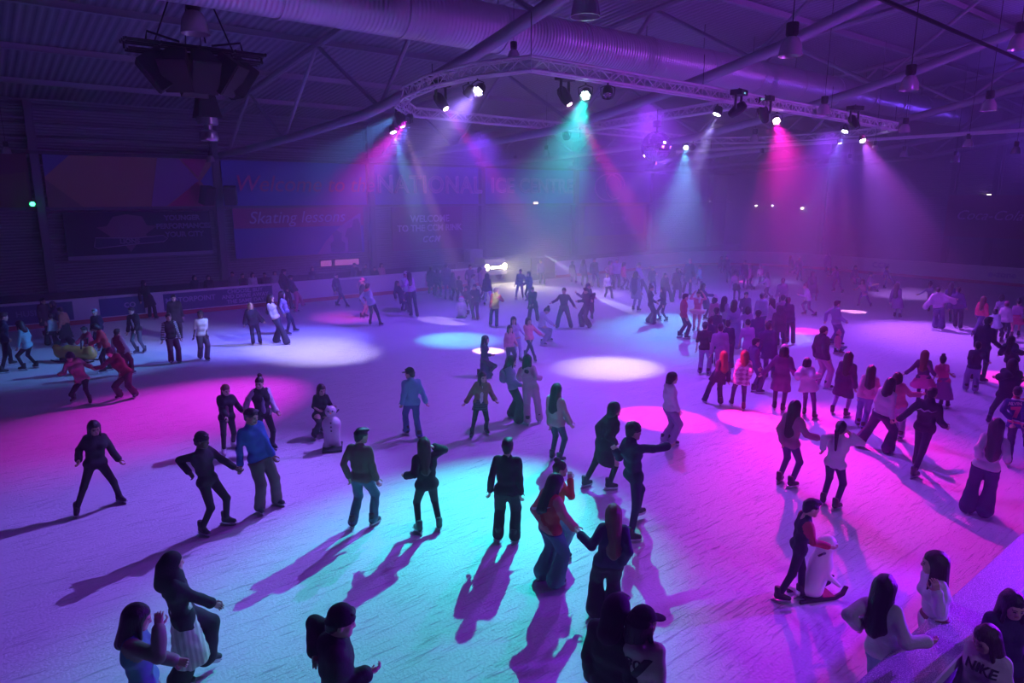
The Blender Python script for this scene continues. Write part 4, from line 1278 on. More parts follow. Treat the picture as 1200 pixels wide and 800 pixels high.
        link('trousers' if kind not in ('tights', 'shorts') else kind, np_mesh('trousers', *fd.mesh(), [lm]), rt)
    # --- upper clothing
    kind, col = top
    tm = col if isinstance(col, bpy.types.Material) else mat(col, .85, bump=.25, scale=45)
    e, cuff, hem, sl = {'tee': (.014, 0, -.10, .4), 'top': (.008, 0, -.02, 1), 'jumper': (.018, .010, -.10, 1), 'hoodie': (.024, .012, -.11, 1), 'jacket': (.025, .012, -.12, 1), 'puffer': (.046, .016, -.10, 1),
                        'coat': (.030, .016, -.42, 1), 'parka': (.036, .016, -.30, 1), 'poncho': (.03, .0, -.05, 1), 'vest': (.03, 0, -.10, 0), 'dress': (.012, 0, -.32, .4)}[kind]
    if skirt and kind not in ('coat', 'parka') and crop is None: hem = -.03
    if crop is not None: hem = crop
    fd = Field(lo, hi, vox); torso(fd, e)
    if hem < -.14:
        b0, b1 = pel, pel + up * hem * s * 1.15 * .35 + (NV((0, 0, 1)) * hem * s * .65)
        b1 = pel + (up * .3 + UPV * .7) * hem * s * 1.1
        mid = (kn['L'] + kn['R']) / 2; b1 = b1 * .5 + .5 * (pel + vn(mid - pel) * abs(hem) * s * 1.1)
        wd = .05 * s + abs((kn['L'] - kn['R']) @ hl) * .22
        for sg in (-1, 1): fd.cap(b0 + hl * sg * .05 * s, b1 + hl * sg * wd, .115 * s + e, .135 * s + e, k=.06)
    fd.cut(pel + up * hem * s * (1 if hem > -.14 else .92), -up)
    if kind in ('hoodie', 'parka') or hoodn: fd.ell(C7 - cf * .085 * s - up * .035 * s, (.105 * s, .065 * s, .085 * s), np.stack([cl, cf, up], 1), k=.05)
    if kind in ('jacket', 'coat', 'puffer'): fd.cap(C7 - up * .03, C7 + up * .035 * s, .068 * s + e * .5, k=.03)
    nsl = None
    if sl:
        for nm in 'LR': arm(fd, nm, e * .95, sl, cuff)
        if kind == 'poncho':
            for nm in 'LR': fd.cap(arms[nm][0], arms[nm][2] - up * .12, .07, .10, k=.08); fd.cap(W, arms[nm][1] - up * .08, .1, .09, k=.1)
    if lod < 2: fd.noise(.008 if lod == 0 else .005, 22, len(PEOPLE))
    V, Q = fd.mesh(); tmats = [tm]; mi = None
    if slv is not None:
        C = V[Q].mean(1); da = np.minimum(*[np.minimum(seg_d(C, arms[n_][0] + (arms[n_][1] - arms[n_][0]) * .12, arms[n_][1], .05, .05), seg_d(C, arms[n_][1], arms[n_][2] + arms[n_][3] * .05, .045, .04)) for n_ in 'LR'])
        dt = np.minimum(seg_d(C, W, Ch, .16 * s, .15 * s), seg_d(C, Ch, Sc, .15 * s, .12 * s)) if True else 0
        mi = (da < dt).astype(int); tmats.append(slv if isinstance(slv, bpy.types.Material) else mat(slv, .8))
    nm_ = {'tee': 'tee_shirt', 'top': 'long_sleeved_top', 'puffer': 'puffer_jacket', 'vest': 'waistcoat'}.get(kind, kind)
    garment = link(nm_, np_mesh(nm_, V, Q, tmats, mi), rt)
    # open jacket: paler inner layer panel down the front
    if inner is not None:
        fi = Field(lo, hi, vox)
        fi.cap(W + cf * (.052 * s + e) - up * .17 * s, Ch + cf * (.062 * s + e), .058 * s, .052 * s, k=0); fi.cap(Ch + cf * (.062 * s + e), Sc + cf * (.035 * s + e) - up * .01, .05 * s, .035 * s, k=.03)
        link('inner_top', np_mesh('inner_top', *fi.mesh(), [mat(inner, .8)]), rt)
    if strap:
        fi = Field(lo, hi, vox); torso(fi, e + .014); fi.cut(pel + up * .085 * s, up); fi.cut(pel + up * .025 * s, -up)
        link('waist_strap', np_mesh('waist_strap', *fi.mesh(), [mat(strap, .6)]), rt)
    # --- skirt or tutu
    if skirt:
        sk_kind, sc_ = skirt
        fi = Field(lo - .12, hi + .12, vox)
        if sk_kind == 'tutu':
            fi.ell(pel - up * .03, (.34 * s, .34 * s, .085 * s), np.stack([hl, np.cross(hl, up), up], 1), k=0)
            fi.ell(pel - up * .10, (.26 * s, .26 * s, .07 * s), np.stack([hl, np.cross(hl, up), up], 1), k=.05); fi.noise(.014, 38)
        else:
            L = {'skirt': .30, 'mini': .22, 'flare': .30, 'midi': .62}[sk_kind] * s; sp = {'skirt': .05, 'mini': .03, 'flare': .12, 'midi': .10}[sk_kind] * s
            mid = (kn['L'] + kn['R']) / 2; dn = vn(vn(mid - pel) + vn(-up)) if sk_kind != 'midi' else vn(-UPV * 2 + mid - pel)
            for sg in (-1, 1): fi.cap(pel + hl * sg * .05 * s + up * .04 * s, pel + hl * sg * (.055 * s + sp * .5) + dn * L, .100 * s + e * .5, .118 * s + sp, k=.06)
            fi.cut(pel + dn * L, dn); fi.noise(.010, 36)
        link('tutu' if sk_kind == 'tutu' else 'skirt', np_mesh('skirt', *fi.mesh(), [sc_ if isinstance(sc_, bpy.types.Material) else mat(sc_, .8)]), rt)
    # --- hair and headwear
    hh = (.012, .015, .019)[lod]
    if hair[0]:
        hvv, hqq = canon('hair', hair_field, hair[0], hh)
        if hat and hat[0] in ('beanie', 'pom', 'cap'):            # hair keeps under the hat
            hvv = hvv.copy(); hi_ = hvv[:, 2] > .12; hvv[hi_] = hvv[hi_] * NV((.93, .93, .93)) + NV((0, 0, .006))
        link('hair', np_mesh('hair', hvv @ HB.T + piv, hqq, [hair_mat(hair[1])]), rt)
    if hat:
        hvv, hqq = canon('hat', hat_field, hat[0], hh)
        nmh = {'pom': 'beanie', 'fur': 'fur_hood', 'ears': 'headband', 'hijab': 'headscarf'}.get(hat[0], hat[0])
        link(nmh, np_mesh(nmh, hvv @ HB.T + piv, hqq, [mat(hat[1], .85, bump=.3, scale=80)]), rt)
    if beard:
        fi = Field((-.09, -.02, -.05), (.09, .13, .09), .011); fi.ell((0, .036, .042), (.060, .066, .062), k=0); fi.ell((0, .10, .085), (.05, .06, .042), k=0, sub=True); fi.noise(.003, 90)
        v_, q_ = fi.mesh(); link('beard', np_mesh('beard', v_ @ HB.T + piv, q_, [hcm]), rt)
    if scarf:
        fi = Field(lo, hi, vox); fi.cap(C7 - cl * .05 * s, C7 + cl * .05 * s, .085 * s, k=0); fi.cap(C7 + cf * .04 + cl * .04, Ch + cf * .12 * s + cl * .05, .05, .045, k=.05); fi.noise(.008, 40)
        link('scarf', np_mesh('scarf', *fi.mesh(), [mat(scarf, .9)]), rt)
    if bag:
        fi = Field(lo - .1, hi + .1, vox); c = Ch - cf * (.17 * s + e) - up * .04
        fi.ell(c, (.14 * s, .085 * s, .19 * s), np.stack([cl, cf, up], 1), k=0); fi.ell(c - cf * .06 * s - up * .06, (.10 * s, .05 * s, .09 * s), np.stack([cl, cf, up], 1), k=.03)
        bo = link('backpack', np_mesh('backpack', *fi.mesh(), [mat(bag, .8)]), rt)
        for sg in (-1, 1):
            mb = MB(); mb.tube([c + cl * sg * .08 * s + up * .15, Sc + cl * sg * .09 * s + up * (.045 + e), Ch + cl * sg * .12 * s + cf * (.09 * s + e), W + cl * sg * .14 * s], .018, 6); mb.build('strap', mat(bag, .8), bo)
    if phone:
        nmp = phone
        S0, el, wr, fdv = arms[nmp]; p = wr + fdv * .12 * s
        mb = MB(); rot = Matrix.Rotation(0, 3, 'X'); mb.box(p, (.075, .012, .15)); mb.build('phone', mat((.02, .02, .03), .2, emit=(.6, .7, 1), es=.3), rt, bevel=.004)
    # --- skates
    yaw = math.atan2(fw[1], fw[0])
    for q, sg in ((gl, 1), (gr, -1)):
        if noskate:
            fi = Field((-.1, -.08, -.01), (.24, .08, .16), .014); fi.cap((-.03, 0, .05), (.12, 0, .04), .045, .038, k=0); fi.cap((-.02, 0, .06), (-.03, 0, .12), .045, .05, k=.03); fi.cut((0, 0, 0), (0, 0, -1))
            o = link('shoe', np_mesh('shoe', *fi.mesh(), [mat(skate, .5)]), rt)
        else:
            o = link('ice_skate', skate_meshes(skate), rt)
            bl = link('blade', BLADE, o)
        o.location = q; pitch = .45 if q[2] > .06 else 0
        o.rotation_euler = (0, pitch, yaw + sg * R(splay)); sc_ = max(.78, min(1.06, s ** .6)); o.scale = (sc_, sc_, sc_)
    info = dict(root=rt, pos=root, garment=garment, C7=C7, Sc=Sc, Ch=Ch, W=W, pel=pel, up=up, cl=cl, cf=cf, arms=arms, s=s, e=e, H=H, top=hv[2])
    PEOPLE.append(info)
    return info


def print_on(info, body, size, rgb, off=(0, 0), back=True, shear=0.0, bold=.004, rot=0.0):
    """lettering pressed on to the chest or back of a garment"""
    n = NV(info['cf']) * (-1 if back else 1); up = NV(info['up']); rt_ = np.cross(up, n)
    c = info['Ch'] + rt_ * off[0] + up * off[1]
    cu = bpy.data.curves.new('lettering', 'FONT'); cu.body = body; cu.size = size; cu.align_x = 'CENTER'; cu.align_y = 'CENTER'; cu.offset = bold; cu.shear = shear; cu.resolution_u = 3
    o = bpy.data.objects.new('lettering', cu); COL.objects.link(o)
    dg = bpy.context.evaluated_depsgraph_get(); dg.update()
    me = bpy.data.meshes.new_from_object(o.evaluated_get(dg)); bpy.data.objects.remove(o)
    press(info, me, c, rt_, up, n, rgb, rot)


def press(info, me, c, rt_, up, n, rgb, rot=0.0, name='lettering'):
    bm = bmesh.new(); bm.from_mesh(me)
    bmesh.ops.triangulate(bm, faces=bm.faces)
    for _ in range(5):
        es = [e for e in bm.edges if e.calc_length() > .028]
        if not es: break
        bmesh.ops.subdivide_edges(bm, edges=es, cuts=1, use_grid_fill=True)
        bmesh.ops.triangulate(bm, faces=bm.faces)
    gm = info['garment'].data
    tree = BVHTree.FromPolygons([v.co for v in gm.vertices], [p.vertices for p in gm.polygons])
    cr, sr = math.cos(rot), math.sin(rot)
    for v in bm.verts:
        x, y = v.co.x * cr - v.co.y * sr, v.co.x * sr + v.co.y * cr
        p = Vector(c + rt_ * x + up * y)
        hit = tree.ray_cast(p + Vector(n) * .6, -Vector(n), 1.0)
        v.co = (hit[0] if hit[0] is not None else p + Vector(n) * .16) + Vector(n) * .008
    m2 = bpy.data.meshes.new(name); bm.to_mesh(m2); bm.free()
    m2.materials.append(mat(rgb, .7))
    link(name, m2, info['root'])
# ------------------------------------------------------------------ the crowd
K_, NAVY, CHAR, GREY, LGREY, WH, CREAM = (.012, .012, .015), (.015, .02, .06), (.03, .03, .035), (.22, .22, .24), (.45, .45, .48), (.78, .78, .80), (.62, .54, .44)
PINK_, HOT, RED, MAROON, BLUE_, DEN, LDEN, LIL, TEALC, BROWN, TAN = (.78, .38, .50), (.85, .12, .38), (.55, .03, .05), (.22, .02, .05), (.04, .12, .40), (.05, .08, .17), (.20, .30, .45), (.52, .46, .66), (.16, .50, .55), (.14, .09, .06), (.36, .24, .15)
stripes = wave_mat('striped sleeve', (.02, .02, .04), (.75, .75, .8), 5.5, 'Z', rough=.8)
plaid, nt, b = new_mat('pink plaid')
tc = nt.nodes.new('ShaderNodeTexCoord'); ck = []
for d_ in 'XZ':
    wv = nt.nodes.new('ShaderNodeTexWave'); wv.bands_direction = d_; wv.inputs['Scale'].default_value = 2.6; nt.links.new(tc.outputs['Object'], wv.inputs['Vector']); ck.append(wv)
am = nt.nodes.new('ShaderNodeMath'); am.operation = 'ADD'; nt.links.new(ck[0].outputs['Fac'], am.inputs[0]); nt.links.new(ck[1].outputs['Fac'], am.inputs[1])
hv_ = nt.nodes.new('ShaderNodeMath'); hv_.operation = 'MULTIPLY'; hv_.inputs[1].default_value = .5; nt.links.new(am.outputs[0], hv_.inputs[0])
rp = nt.nodes.new('ShaderNodeValToRGB'); rp.color_ramp.elements[0].color = (.42, .16, .30, 1); rp.color_ramp.elements[1].color = (.85, .65, .75, 1); rp.color_ramp.elements[0].position = .3; rp.color_ramp.elements[1].position = .7
nt.links.new(hv_.outputs[0], rp.inputs['Fac']); nt.links.new(rp.outputs['Color'], b.inputs['Base Color']); b.inputs['Roughness'].default_value = .85
pleat = wave_mat('pleated cream cloth', (.50, .46, .40), (.70, .66, .58), 6, 'X', rough=.85, dist=1.5)
skirt_plaid = wave_mat('dark plaid cloth', (.03, .03, .05), (.10, .09, .11), 6, 'Z', rough=.85)
jersey, nt, b = new_mat('red and navy hockey jersey')
tc = nt.nodes.new('ShaderNodeTexCoord'); sx = nt.nodes.new('ShaderNodeSeparateXYZ'); rp = nt.nodes.new('ShaderNodeValToRGB'); mr = nt.nodes.new('ShaderNodeMath'); mr.operation = 'DIVIDE'; mr.inputs[1].default_value = 2.0
nt.links.new(tc.outputs['Object'], sx.inputs[0]); nt.links.new(sx.outputs['Z'], mr.inputs[0]); nt.links.new(mr.outputs[0], rp.inputs[0]); nt.links.new(rp.outputs['Color'], b.inputs['Base Color']); b.inputs['Roughness'].default_value = .8
rp.color_ramp.interpolation = 'CONSTANT'
els = [(0, (.02, .03, .20)), (.40, (.60, .04, .14)), (.425, (.75, .7, .75)), (.44, (.02, .03, .20)), (.655, (.75, .7, .75)), (.67, (.60, .04, .14))]
for k, (ps, c_) in enumerate(els):
    e_ = rp.color_ramp.elements[k] if k < 2 else rp.color_ramp.elements.new(ps)
    e_.position = ps; e_.color = (*c_, 1)
P = person
J, HD, JK, PF, CT, TE, TO = 'jumper', 'hoodie', 'jacket', 'puffer', 'coat', 'tee', 'top'

# --- nearest row, cut by the bottom edge
P('woman in black headscarf and black jacket with cream skirt skating rightwards at bottom left', (202, 646), [(212, 806), (243, 786, .10)], 95, top=(JK, K_), legs=('wide', K_), hair=('', 'k'), hat=('hijab', K_), skirt=('midi', pleat), hands=((266, 714, .1),), ht=1.62, nod=4)
P('dark haired woman wrapped in denim blue jacket, arm raised, at the bottom left corner', (166, 708), [(178, 915), (200, 905)], 80, top=(JK, (.10, .22, .34)), legs=('jeans', GREY), hair=('mid', 'k'), hands=((186, 728, .18), (212, 775, .1)), ht=1.66, hip=(182, 830), slv=(.30, .24, .22), nod=18)
P('person in black coat and black beanie skating right at the bottom edge', (403, 711), [(392, 930), (416, 925)], 88, 'm', top=('parka', K_), legs=('slim', K_), hair=('short', 'k'), hat=('beanie', K_), hands=((437, 786, .05), (371, 770, -.1)), nod=12)
i = P('person in long black hooded coat beside the cream fleece wearer, hood up', (726, 697), [(708, 905), (730, 905)], 150, 'm', top=(CT, K_), legs=('slim', K_), hair=('short', 'k'), hat=('hood', K_), nod=12)
i = P('person in cream fleece jacket with black cap and dark cross strap', (757, 712), [(742, 925), (768, 922)], 158, 'm', look=118, top=(HD, CREAM), legs=('jeans', K_), hair=('mid', 'k'), hat=('cap', K_), hoodn=1, nod=8)
print_on(i, '1980', .15, (.02, .02, .02), (-.07, .10), rot=-.35)
me = bpy.data.meshes.new('strap'); me.from_pydata([(-.24, -.28, 0), (-.18, -.30, 0), (.16, .12, 0), (.09, .14, 0)], [], [(0, 1, 2, 3)])
press(i, me, i['Ch'] + np.cross(i['up'], -i['cf']) * .02, np.cross(i['up'], -i['cf']), i['up'], -i['cf'], (.012, .012, .012), name='cross_strap')
P('long haired woman in white padded jacket and light jeans leaning on the rink counter', (1041, 673), [(1022, 874), (1046, 868)], 165, top=(JK, (.66, .62, .64)), legs=('jeans', (.30, .42, .55)), hair=('long', 'k'), hands=((1092, 752, .05), (1008, 735, .1)), nod=16, ht=1.68)
P('woman in cropped white sweatshirt with brown waist strap touching her chin at the counter', (1095, 646), [(1078, 838), (1096, 832)], 300, look=285, top=(J, (.74, .70, .76)), legs=('wide', (.66, .62, .70)), hair=('long', 'b'), hands=((1097, 688, .22), (1094, 742, .12)), ht=1.66, nod=4, crop=.0, strap=(.16, .06, .05))
# spectators on the near side of the counter (feet stand on the walkway)
q = at_z(1152, 736, 1.62)


def px_of(w):
    d = Vector(w) - CAM; x = d.dot(RGT); y = d.dot(FWD); u = y * math.sin(PITCH) + d.z * math.cos(PITCH); dd = y * math.cos(PITCH) - d.z * math.sin(PITCH)
    return 600 + FPX * x / dd, 400 - FPX * u / dd


fx, fy = px_of((q.x, q.y, -.03))
i = P('woman in cream sweatshirt with dark chest lettering, standing outside the counter', (1152, 736), [(fx - 14, fy), (fx + 14, fy - 2)], -15, look=-38, top=(J, (.62, .56, .55)), legs=('jeans', DEN), hair=('long', 'b'), nod=22, ht=1.64, group='spectators beside the rink', noskate=True, floor=-.03)
print_on(i, 'NIKE', .12, (.02, .02, .03), (0, .02), back=False)
q = at_z(1192, 697, 1.68); fx, fy = px_of((q.x, q.y, -.03))
P('dark haired person in navy coat at the right edge outside the counter', (1192, 697), [(fx - 12, fy), (fx + 12, fy)], 30, top=(JK, NAVY), legs=('jeans', K_), hair=('mid', 'k'), nod=14, group='spectators beside the rink', noskate=True, floor=-.03)

# --- front half of the ice, left to right
P('long haired woman all in black striding alone over the left ice', (110, 494), [(91, 604), (141, 589)], 12, top=(JK, K_), legs=('slim', K_), hair=('long', 'k'), hands=((141, 541, .0), (92, 542, .1)), skin='m', nod=14, splay=20)
P('man in black beanie and black tracksuit holding hands with the bearded man', (237, 507), [(238, 627), (266, 615)], 48, 'm', look=62, top=(J, K_), legs=('slim', K_), hair=('short', 'k'), hat=('beanie', K_), skin='d', hands=((280, 551, .02), (224, 556, .12)), nod=8)
P('bearded man in bright blue sweatshirt and khaki trousers holding a hand', (295, 479), [(305, 601), (325, 592)], 28, 'm', look=48, top=(J, (.03, .15, .42)), legs=('jog', (.11, .09, .08)), hair=('short', 'k'), beard=True, skin='m', hands=((282, 551, .03), (324, 543, .1)), skate=(.03, .06, .05), nod=10)
P('ponytailed woman in black jacket with red top and white striped leggings', (265, 451), [(263, 535), (274, 524)], 8, look=25, top=(JK, K_), legs=('slim', CHAR), hair=('pony', 'a'), inner=(.28, .08, .16), hands=((266, 490, .22), (286, 483, .05)), skate=(.6, .6, .62), nod=16)
P('woman in black waistcoat with pale sleeves behind the bearded man', (303, 442), [(303, 532), (320, 526)], 15, look=-20, top=(JK, K_), slv=(.66, .62, .70), legs=('slim', K_), hair=('bun', 'b'), inner=(.25, .22, .35), hands=((287, 481, .05), (325, 484, .05)), nod=10)
P('dark haired woman in black tee shirt pushing the snowman skating aid', (377, 451), [(369, 514), (378, 507)], 20, top=(TE, K_), legs=('jeans', CHAR), hair=('long', 'b'), hands=((374, 481, .20), (393, 477, .18)), nod=16, ht=1.55)
P('man in pale teal hoodie, black cap and blue jeans walking away', (479, 431), [(480, 509), (488, 516)], 195, 'm', look=245, top=(HD, (.20, .55, .58)), legs=('jeans', (.08, .16, .30)), hair=('short', 'b'), hat=('cap', K_), hands=((471, 474, .05), (500, 474, .0)), nod=8)
P('woman in open brown jacket and dark plaid miniskirt with arms held out', (566, 436), [(553, 513), (570, 508)], 6, look=25, top=(JK, (.26, .17, .10)), inner=(.75, .72, .74), legs=('tights', K_), skirt=('mini', skirt_plaid), hair=('long', 'b'), hands=((543, 476, .02), (581, 470, .05)), nod=8)
P('young man in brown jumper and jeans with cropped dark hair skating away', (425, 501), [(414, 619), (438, 616)], 150, 'm', look=120, top=(J, (.16, .11, .08)), legs=('jeans', (.07, .14, .20)), hair=('short', 'k'), hands=((444, 571, .05), (410, 562, .05)), nod=12)
P('woman in black jacket raising a phone to her ear, seen from behind', (496, 512), [(491, 625), (515, 621)], 192, top=(JK, K_), legs=('slim', K_), hair=('long', 'b'), hands=((506, 523, .02), (474, 558, .05)), skate=(.02, .05, .05), nod=6)
P('short haired man in plain black clothes standing with his back turned in the teal light', (595, 513), [(584, 634), (603, 636)], 172, 'm', top=(J, K_), legs=('jog', K_), hair=('short', 'k'), hands=((610, 581, .02), (574, 578, .05)), nod=6)
i = P('woman in red jacket with white sleeve stripes and wide jeans reaching out a hand', (656, 556), [(636, 678), (651, 688)], 128, look=110, top=(JK, (.55, .04, .05)), slv=(.58, .16, .17), legs=('wide', (.07, .12, .20)), hair=('long', 'k'), hands=((676, 621, .05), (641, 618, .1)), nod=22, ht=1.68)
me = bpy.data.meshes.new('swoosh'); me.from_pydata([(-.14, -.02, 0), (-.10, -.05, 0), (0, -.03, 0), (.14, .06, 0), (0, .0, 0), (-.09, -.015, 0)], [], [(0, 1, 2, 4, 5), (2, 3, 4)])
press(i, me, i['Ch'] + i['up'] * .0, np.cross(i['up'], -i['cf']), i['up'], -i['cf'], (.75, .7, .7), name='emblem')
P('woman in orange red top and pale jeans touching her face behind the red jacket', (658, 540), [(646, 650), (658, 654)], 95, top=(J, (.62, .10, .05)), legs=('jeans', (.22, .34, .46)), hair=('bun', 'b'), hands=((668, 558, .05), (655, 600, .1)), nod=6)
P('woman with very long auburn hair in dark clothes holding the hand of the red jacket', (719, 590), [(698, 722), (718, 728)], 188, top=(JK, NAVY), legs=('wide', K_), hair=('xlong', 'a'), hands=((677, 624, .02), (728, 660, .05)), nod=8, skate=(.06, .06, .08))
P('curly haired man in dark jacket pointing one arm far to the right', (744, 496), [(739, 635), (747, 608, .05)], 118, 'm', look=112, top=(JK, (.015, .02, .05)), legs=('slim', NAVY), hair=('curly', 'k'), hands=((788, 522, -.15), (719, 524, .08)), nod=6)
P('person in knee length black coat gliding with bent legs', (722, 471), [(686, 571), (714, 574)], 118, top=(CT, K_), legs=('slim', K_), hair=('bob', 'k'), hands=((722, 520, .05), (704, 520, .05)), nod=8)
P('woman in dusty pink bomber jacket and dark jeans with straight black hair', (654, 449), [(647, 539), (656, 543)], 148, top=(JK, (.48, .22, .26)), legs=('slim', (.03, .05, .08)), hair=('long', 'k'), hands=((671, 502, .0), (645, 500, .05)), nod=14)
P('person in bright white hoodie and lilac trousers standing in the pink pool of light', (790, 436), [(778, 520), (787, 522)], 110, top=(HD, (.80, .78, .80)), legs=('jog', (.34, .26, .42)), hair=('bob', 'b'), hands=((796, 487, .05),), nod=10)
P('woman in pale blue jacket with grey backpack, left one of the standing pair', (602, 417), [(600, 489), (608, 496)], 95, top=(HD, (.30, .42, .46)), legs=('wide', K_), hair=('mid', 'k'), bag=(.28, .38, .42), hands=((612, 452, .1),), nod=20)
P('woman in matching dusty pink tracksuit beside the backpack wearer', (618, 415), [(618, 498), (632, 495)], 178, top=(HD, (.52, .36, .42)), legs=('jog', (.52, .36, .42)), hair=('mid', 'k'), hands=((634, 443, .02), (610, 445, .05)), nod=14)
P('slim woman in dark dress holding out a phone in the teal pool', (570, 393), [(562, 441), (571, 443)], 80, top=(J, NAVY), legs=('slim', K_), skirt=('midi', NAVY), hair=('mid', 'k'), hands=((577, 416, .08),), nod=8, ht=1.6)
P('girl in salmon pink top and dark trousers, nearest of the girls holding each other', (598, 381), [(594, 428), (601, 430)], 20, top=(J, (.70, .28, .42)), legs=('jeans', NAVY), hair=('long', 'b'), hands=((606, 404, .1),), nod=8)
P('tall girl in lilac top and pale leggings with arm round the salmon top', (602, 371), [(604, 421), (610, 424)], 10, top=(TO, LIL), legs=('slim', (.40, .40, .62)), hair=('long', 'k'), hands=((616, 394, .05), (598, 396, .1)), nod=8)
P('girl in hot pink jacket and black leggings reaching towards the bending skater', (620, 372), [(616, 418), (627, 424)], 30, top=(JK, (.85, .22, .38)), legs=('slim', NAVY), hair=('long', 'b'), hands=((635, 393, .02), (624, 406, .12)), nod=10)
P('person in pale lilac hoodie bending forward with arm stretched down', (644, 361), [(636, 405), (643, 400)], 85, top=(HD, (.58, .52, .72)), legs=('jog', (.30, .28, .42)), hair=('bun', 'b'), hands=((652, 384, .05),), hip=(634, 381), ht=1.68, nod=45)
P('boy in black hooded jacket with hands clasped in front', (624, 336), [(620, 376), (630, 377)], 5, 'm', top=('parka', K_), legs=('jog', K_), hair=('short', 'b'), hands=((622, 360, .2), (623, 360, .2)), nod=12)
P('young man in dark tracksuit with both arms spread wide', (661, 337), [(653, 385), (669, 385)], -5, 'm', top=(J, NAVY), legs=('jog', NAVY), hair=('short', 'b'), hands=((646, 355, .0), (674, 360, .0)), nod=4)
P('person in dark hoodie and white skates holding up a phone', (686, 337), [(682, 383), (690, 384)], -60, 'm', top=(HD, NAVY), legs=('wide', NAVY), hair=('short', 'k'), hands=((676, 353, .02), (694, 352, .1)), skate=(.8, .8, .82), nod=14)
P('person in dark jumper with arms out behind the white skates wearer', (690, 332), [(691, 376), (696, 378)], 30, top=(J, (.10, .07, .16)), legs=('slim', NAVY), hair=('bob', 'k'), hands=((675, 343, -.05), (698, 349, -.02)), nod=12, skate=(.7, .7, .75))
P('marshal in yellow high visibility waistcoat with red sleeves', (582, 337), [(575, 382), (582, 384)], 185, 'm', look=120, top=(JK, (.50, .60, .12)), slv=(.50, .10, .10), legs=('jeans', NAVY), hair=('short', 'g'), hands=((584, 349, .12),), nod=8)
P('dark haired woman leaning over the penguin skating aid', (546, 335), [(549, 369), (554, 371)], -20, top=(JK, NAVY), legs=('slim', NAVY), hair=('long', 'k'), hands=((543, 350, .12), (548, 352, .1)), nod=10)
P('skater in dark hoodie with pale print beside the penguin aid', (556, 333), [(555, 374), (560, 375)], -15, 'm', top=(HD, NAVY), legs=('jeans', NAVY), hair=('short', 'k'), nod=10, hands=((553, 348, .1),))
P('long haired woman in dark jacket behind the high visibility marshal', (571, 320), [(568, 358), (577, 362)], 160, top=(JK, NAVY), legs=('slim', LIL), hair=('xlong', 'k'), nod=6)
P('skater in dusky pink jumper lit from behind by the headlamps', (563, 313), [(562, 352), (567, 353)], 90, top=(J, (.45, .25, .35)), legs=('slim', CHAR), hair=('bob', 'k'), nod=6)
P('person in pale green top in front of the dusky pink jumper', (555, 321), [(556, 353), (560, 354)], 100, top=(J, (.45, .55, .42)), legs=('slim', CHAR), hair=('short', 'k'), nod=14)
P('tall skater in mauve jumper with one arm hanging out near the gate', (551, 310), [(549, 346), (555, 347)], 20, 'm', top=(J, (.20, .12, .22)), legs=('jeans', NAVY), hair=('short', 'k'), hands=((546, 329, .02),))
P('broad person in black coat, first of the line at the far boards', (505, 312), [(503, 345), (509, 347)], 170, 'm', top=(CT, NAVY), legs=('jeans', K_), hair=('short', 'k'))
P('slim person in black jacket, second of the line at the far boards', (513, 314), [(510, 348), (516, 349)], 160, top=(JK, NAVY), legs=('slim', K_), hair=('bob', 'k'))
P('tall person in mauve coat, third of the line at the far boards', (523, 308), [(522, 352), (528, 352)], 165, 'm', top=('parka', (.16, .08, .18)), legs=('slim', (.20, .10, .22)), hair=('short', 'k'), ht=1.86)
P('short person in maroon top, fourth of the line at the far boards', (531, 319), [(530, 353), (536, 354)], 150, top=(J, (.14, .05, .12)), legs=('slim', K_), hair=('mid', 'k'))
P('child in dark hoodie, last of the line beside the penguin', (538, 323), [(536, 352), (541, 353)], 160, 'm', top=(HD, NAVY), legs=('jeans', NAVY), hair=('short', 'k'))
P('skater in grey top standing in the warm headlamp glow', (610, 315), [(605, 351), (613, 352)], -10, 'm', top=(J, (.16, .14, .20)), legs=('slim', (.16, .14, .20)), hair=('short', 'b'), skate=(.8, .7, .75), hands=((604, 334, .02), (616, 332, .05)))
P('long haired girl leaning on the grey top in the headlamp glow', (619, 318), [(618, 353), (622, 355)], -40, top=(JK, (.10, .10, .2)), legs=('slim', NAVY), hair=('long', 'b'), hands=((613, 334, .05),))
P('skater in dark tunic with pink cap arm in arm on the pink ice', (424, 326), [(424, 373), (428, 372)], 70, 'm', look=-60, top=(J, NAVY), legs=('shorts', (.50, .30, .40)), hair=('short', 'b'), hat=('cap', (.8, .3, .4)), hands=((434, 345, .05),), crop=-.20)
P('skater in lilac jumper with red collar pushing off across the pink ice', (431, 332), [(434, 381), (446, 382)], 150, top=(J, LIL), legs=('slim', NAVY), hair=('short', 'b'), scarf=(.8, .05, .15), hands=((438, 352, .05), (428, 356, .1)), nod=14)
P('skater in pale green top and white cap behind the outstretched arm', (476, 318), [(476, 364), (481, 366)], 40, 'm', top=(J, (.40, .55, .50)), legs=('jeans', NAVY), hair=('short', 'k'), hat=('cap', WH), hands=((479, 342, .1),))
P('woman in dark tunic facing the skater with outstretched arm', (466, 329), [(472, 365), (479, 367)], 50, top=(CT, NAVY), legs=('slim', NAVY), hair=('mid', 'b'), hands=((474, 343, .05),), ht=1.55)
P('long haired woman in lilac jumper stretching an arm to the left', (479, 319), [(482, 371), (489, 372)], 200, top=(J, (.52, .30, .58)), legs=('jeans', NAVY), hair=('long', 'k'), hands=((470, 336, .05),), ht=1.72)
P('thin dark figure striding along the far boards left of the pink cap', (394, 320), [(395, 359), (407, 360)], 60, 'm', top=(JK, (.04, .03, .12)), legs=('slim', (.04, .03, .12)), hair=('short', 'k'))
P('bulky person in black jacket leaning over at the boards', (333, 315), [(336, 361), (342, 363)], 110, 'm', top=(PF, K_), legs=('jeans', NAVY), hair=('short', 'k'), nod=15)
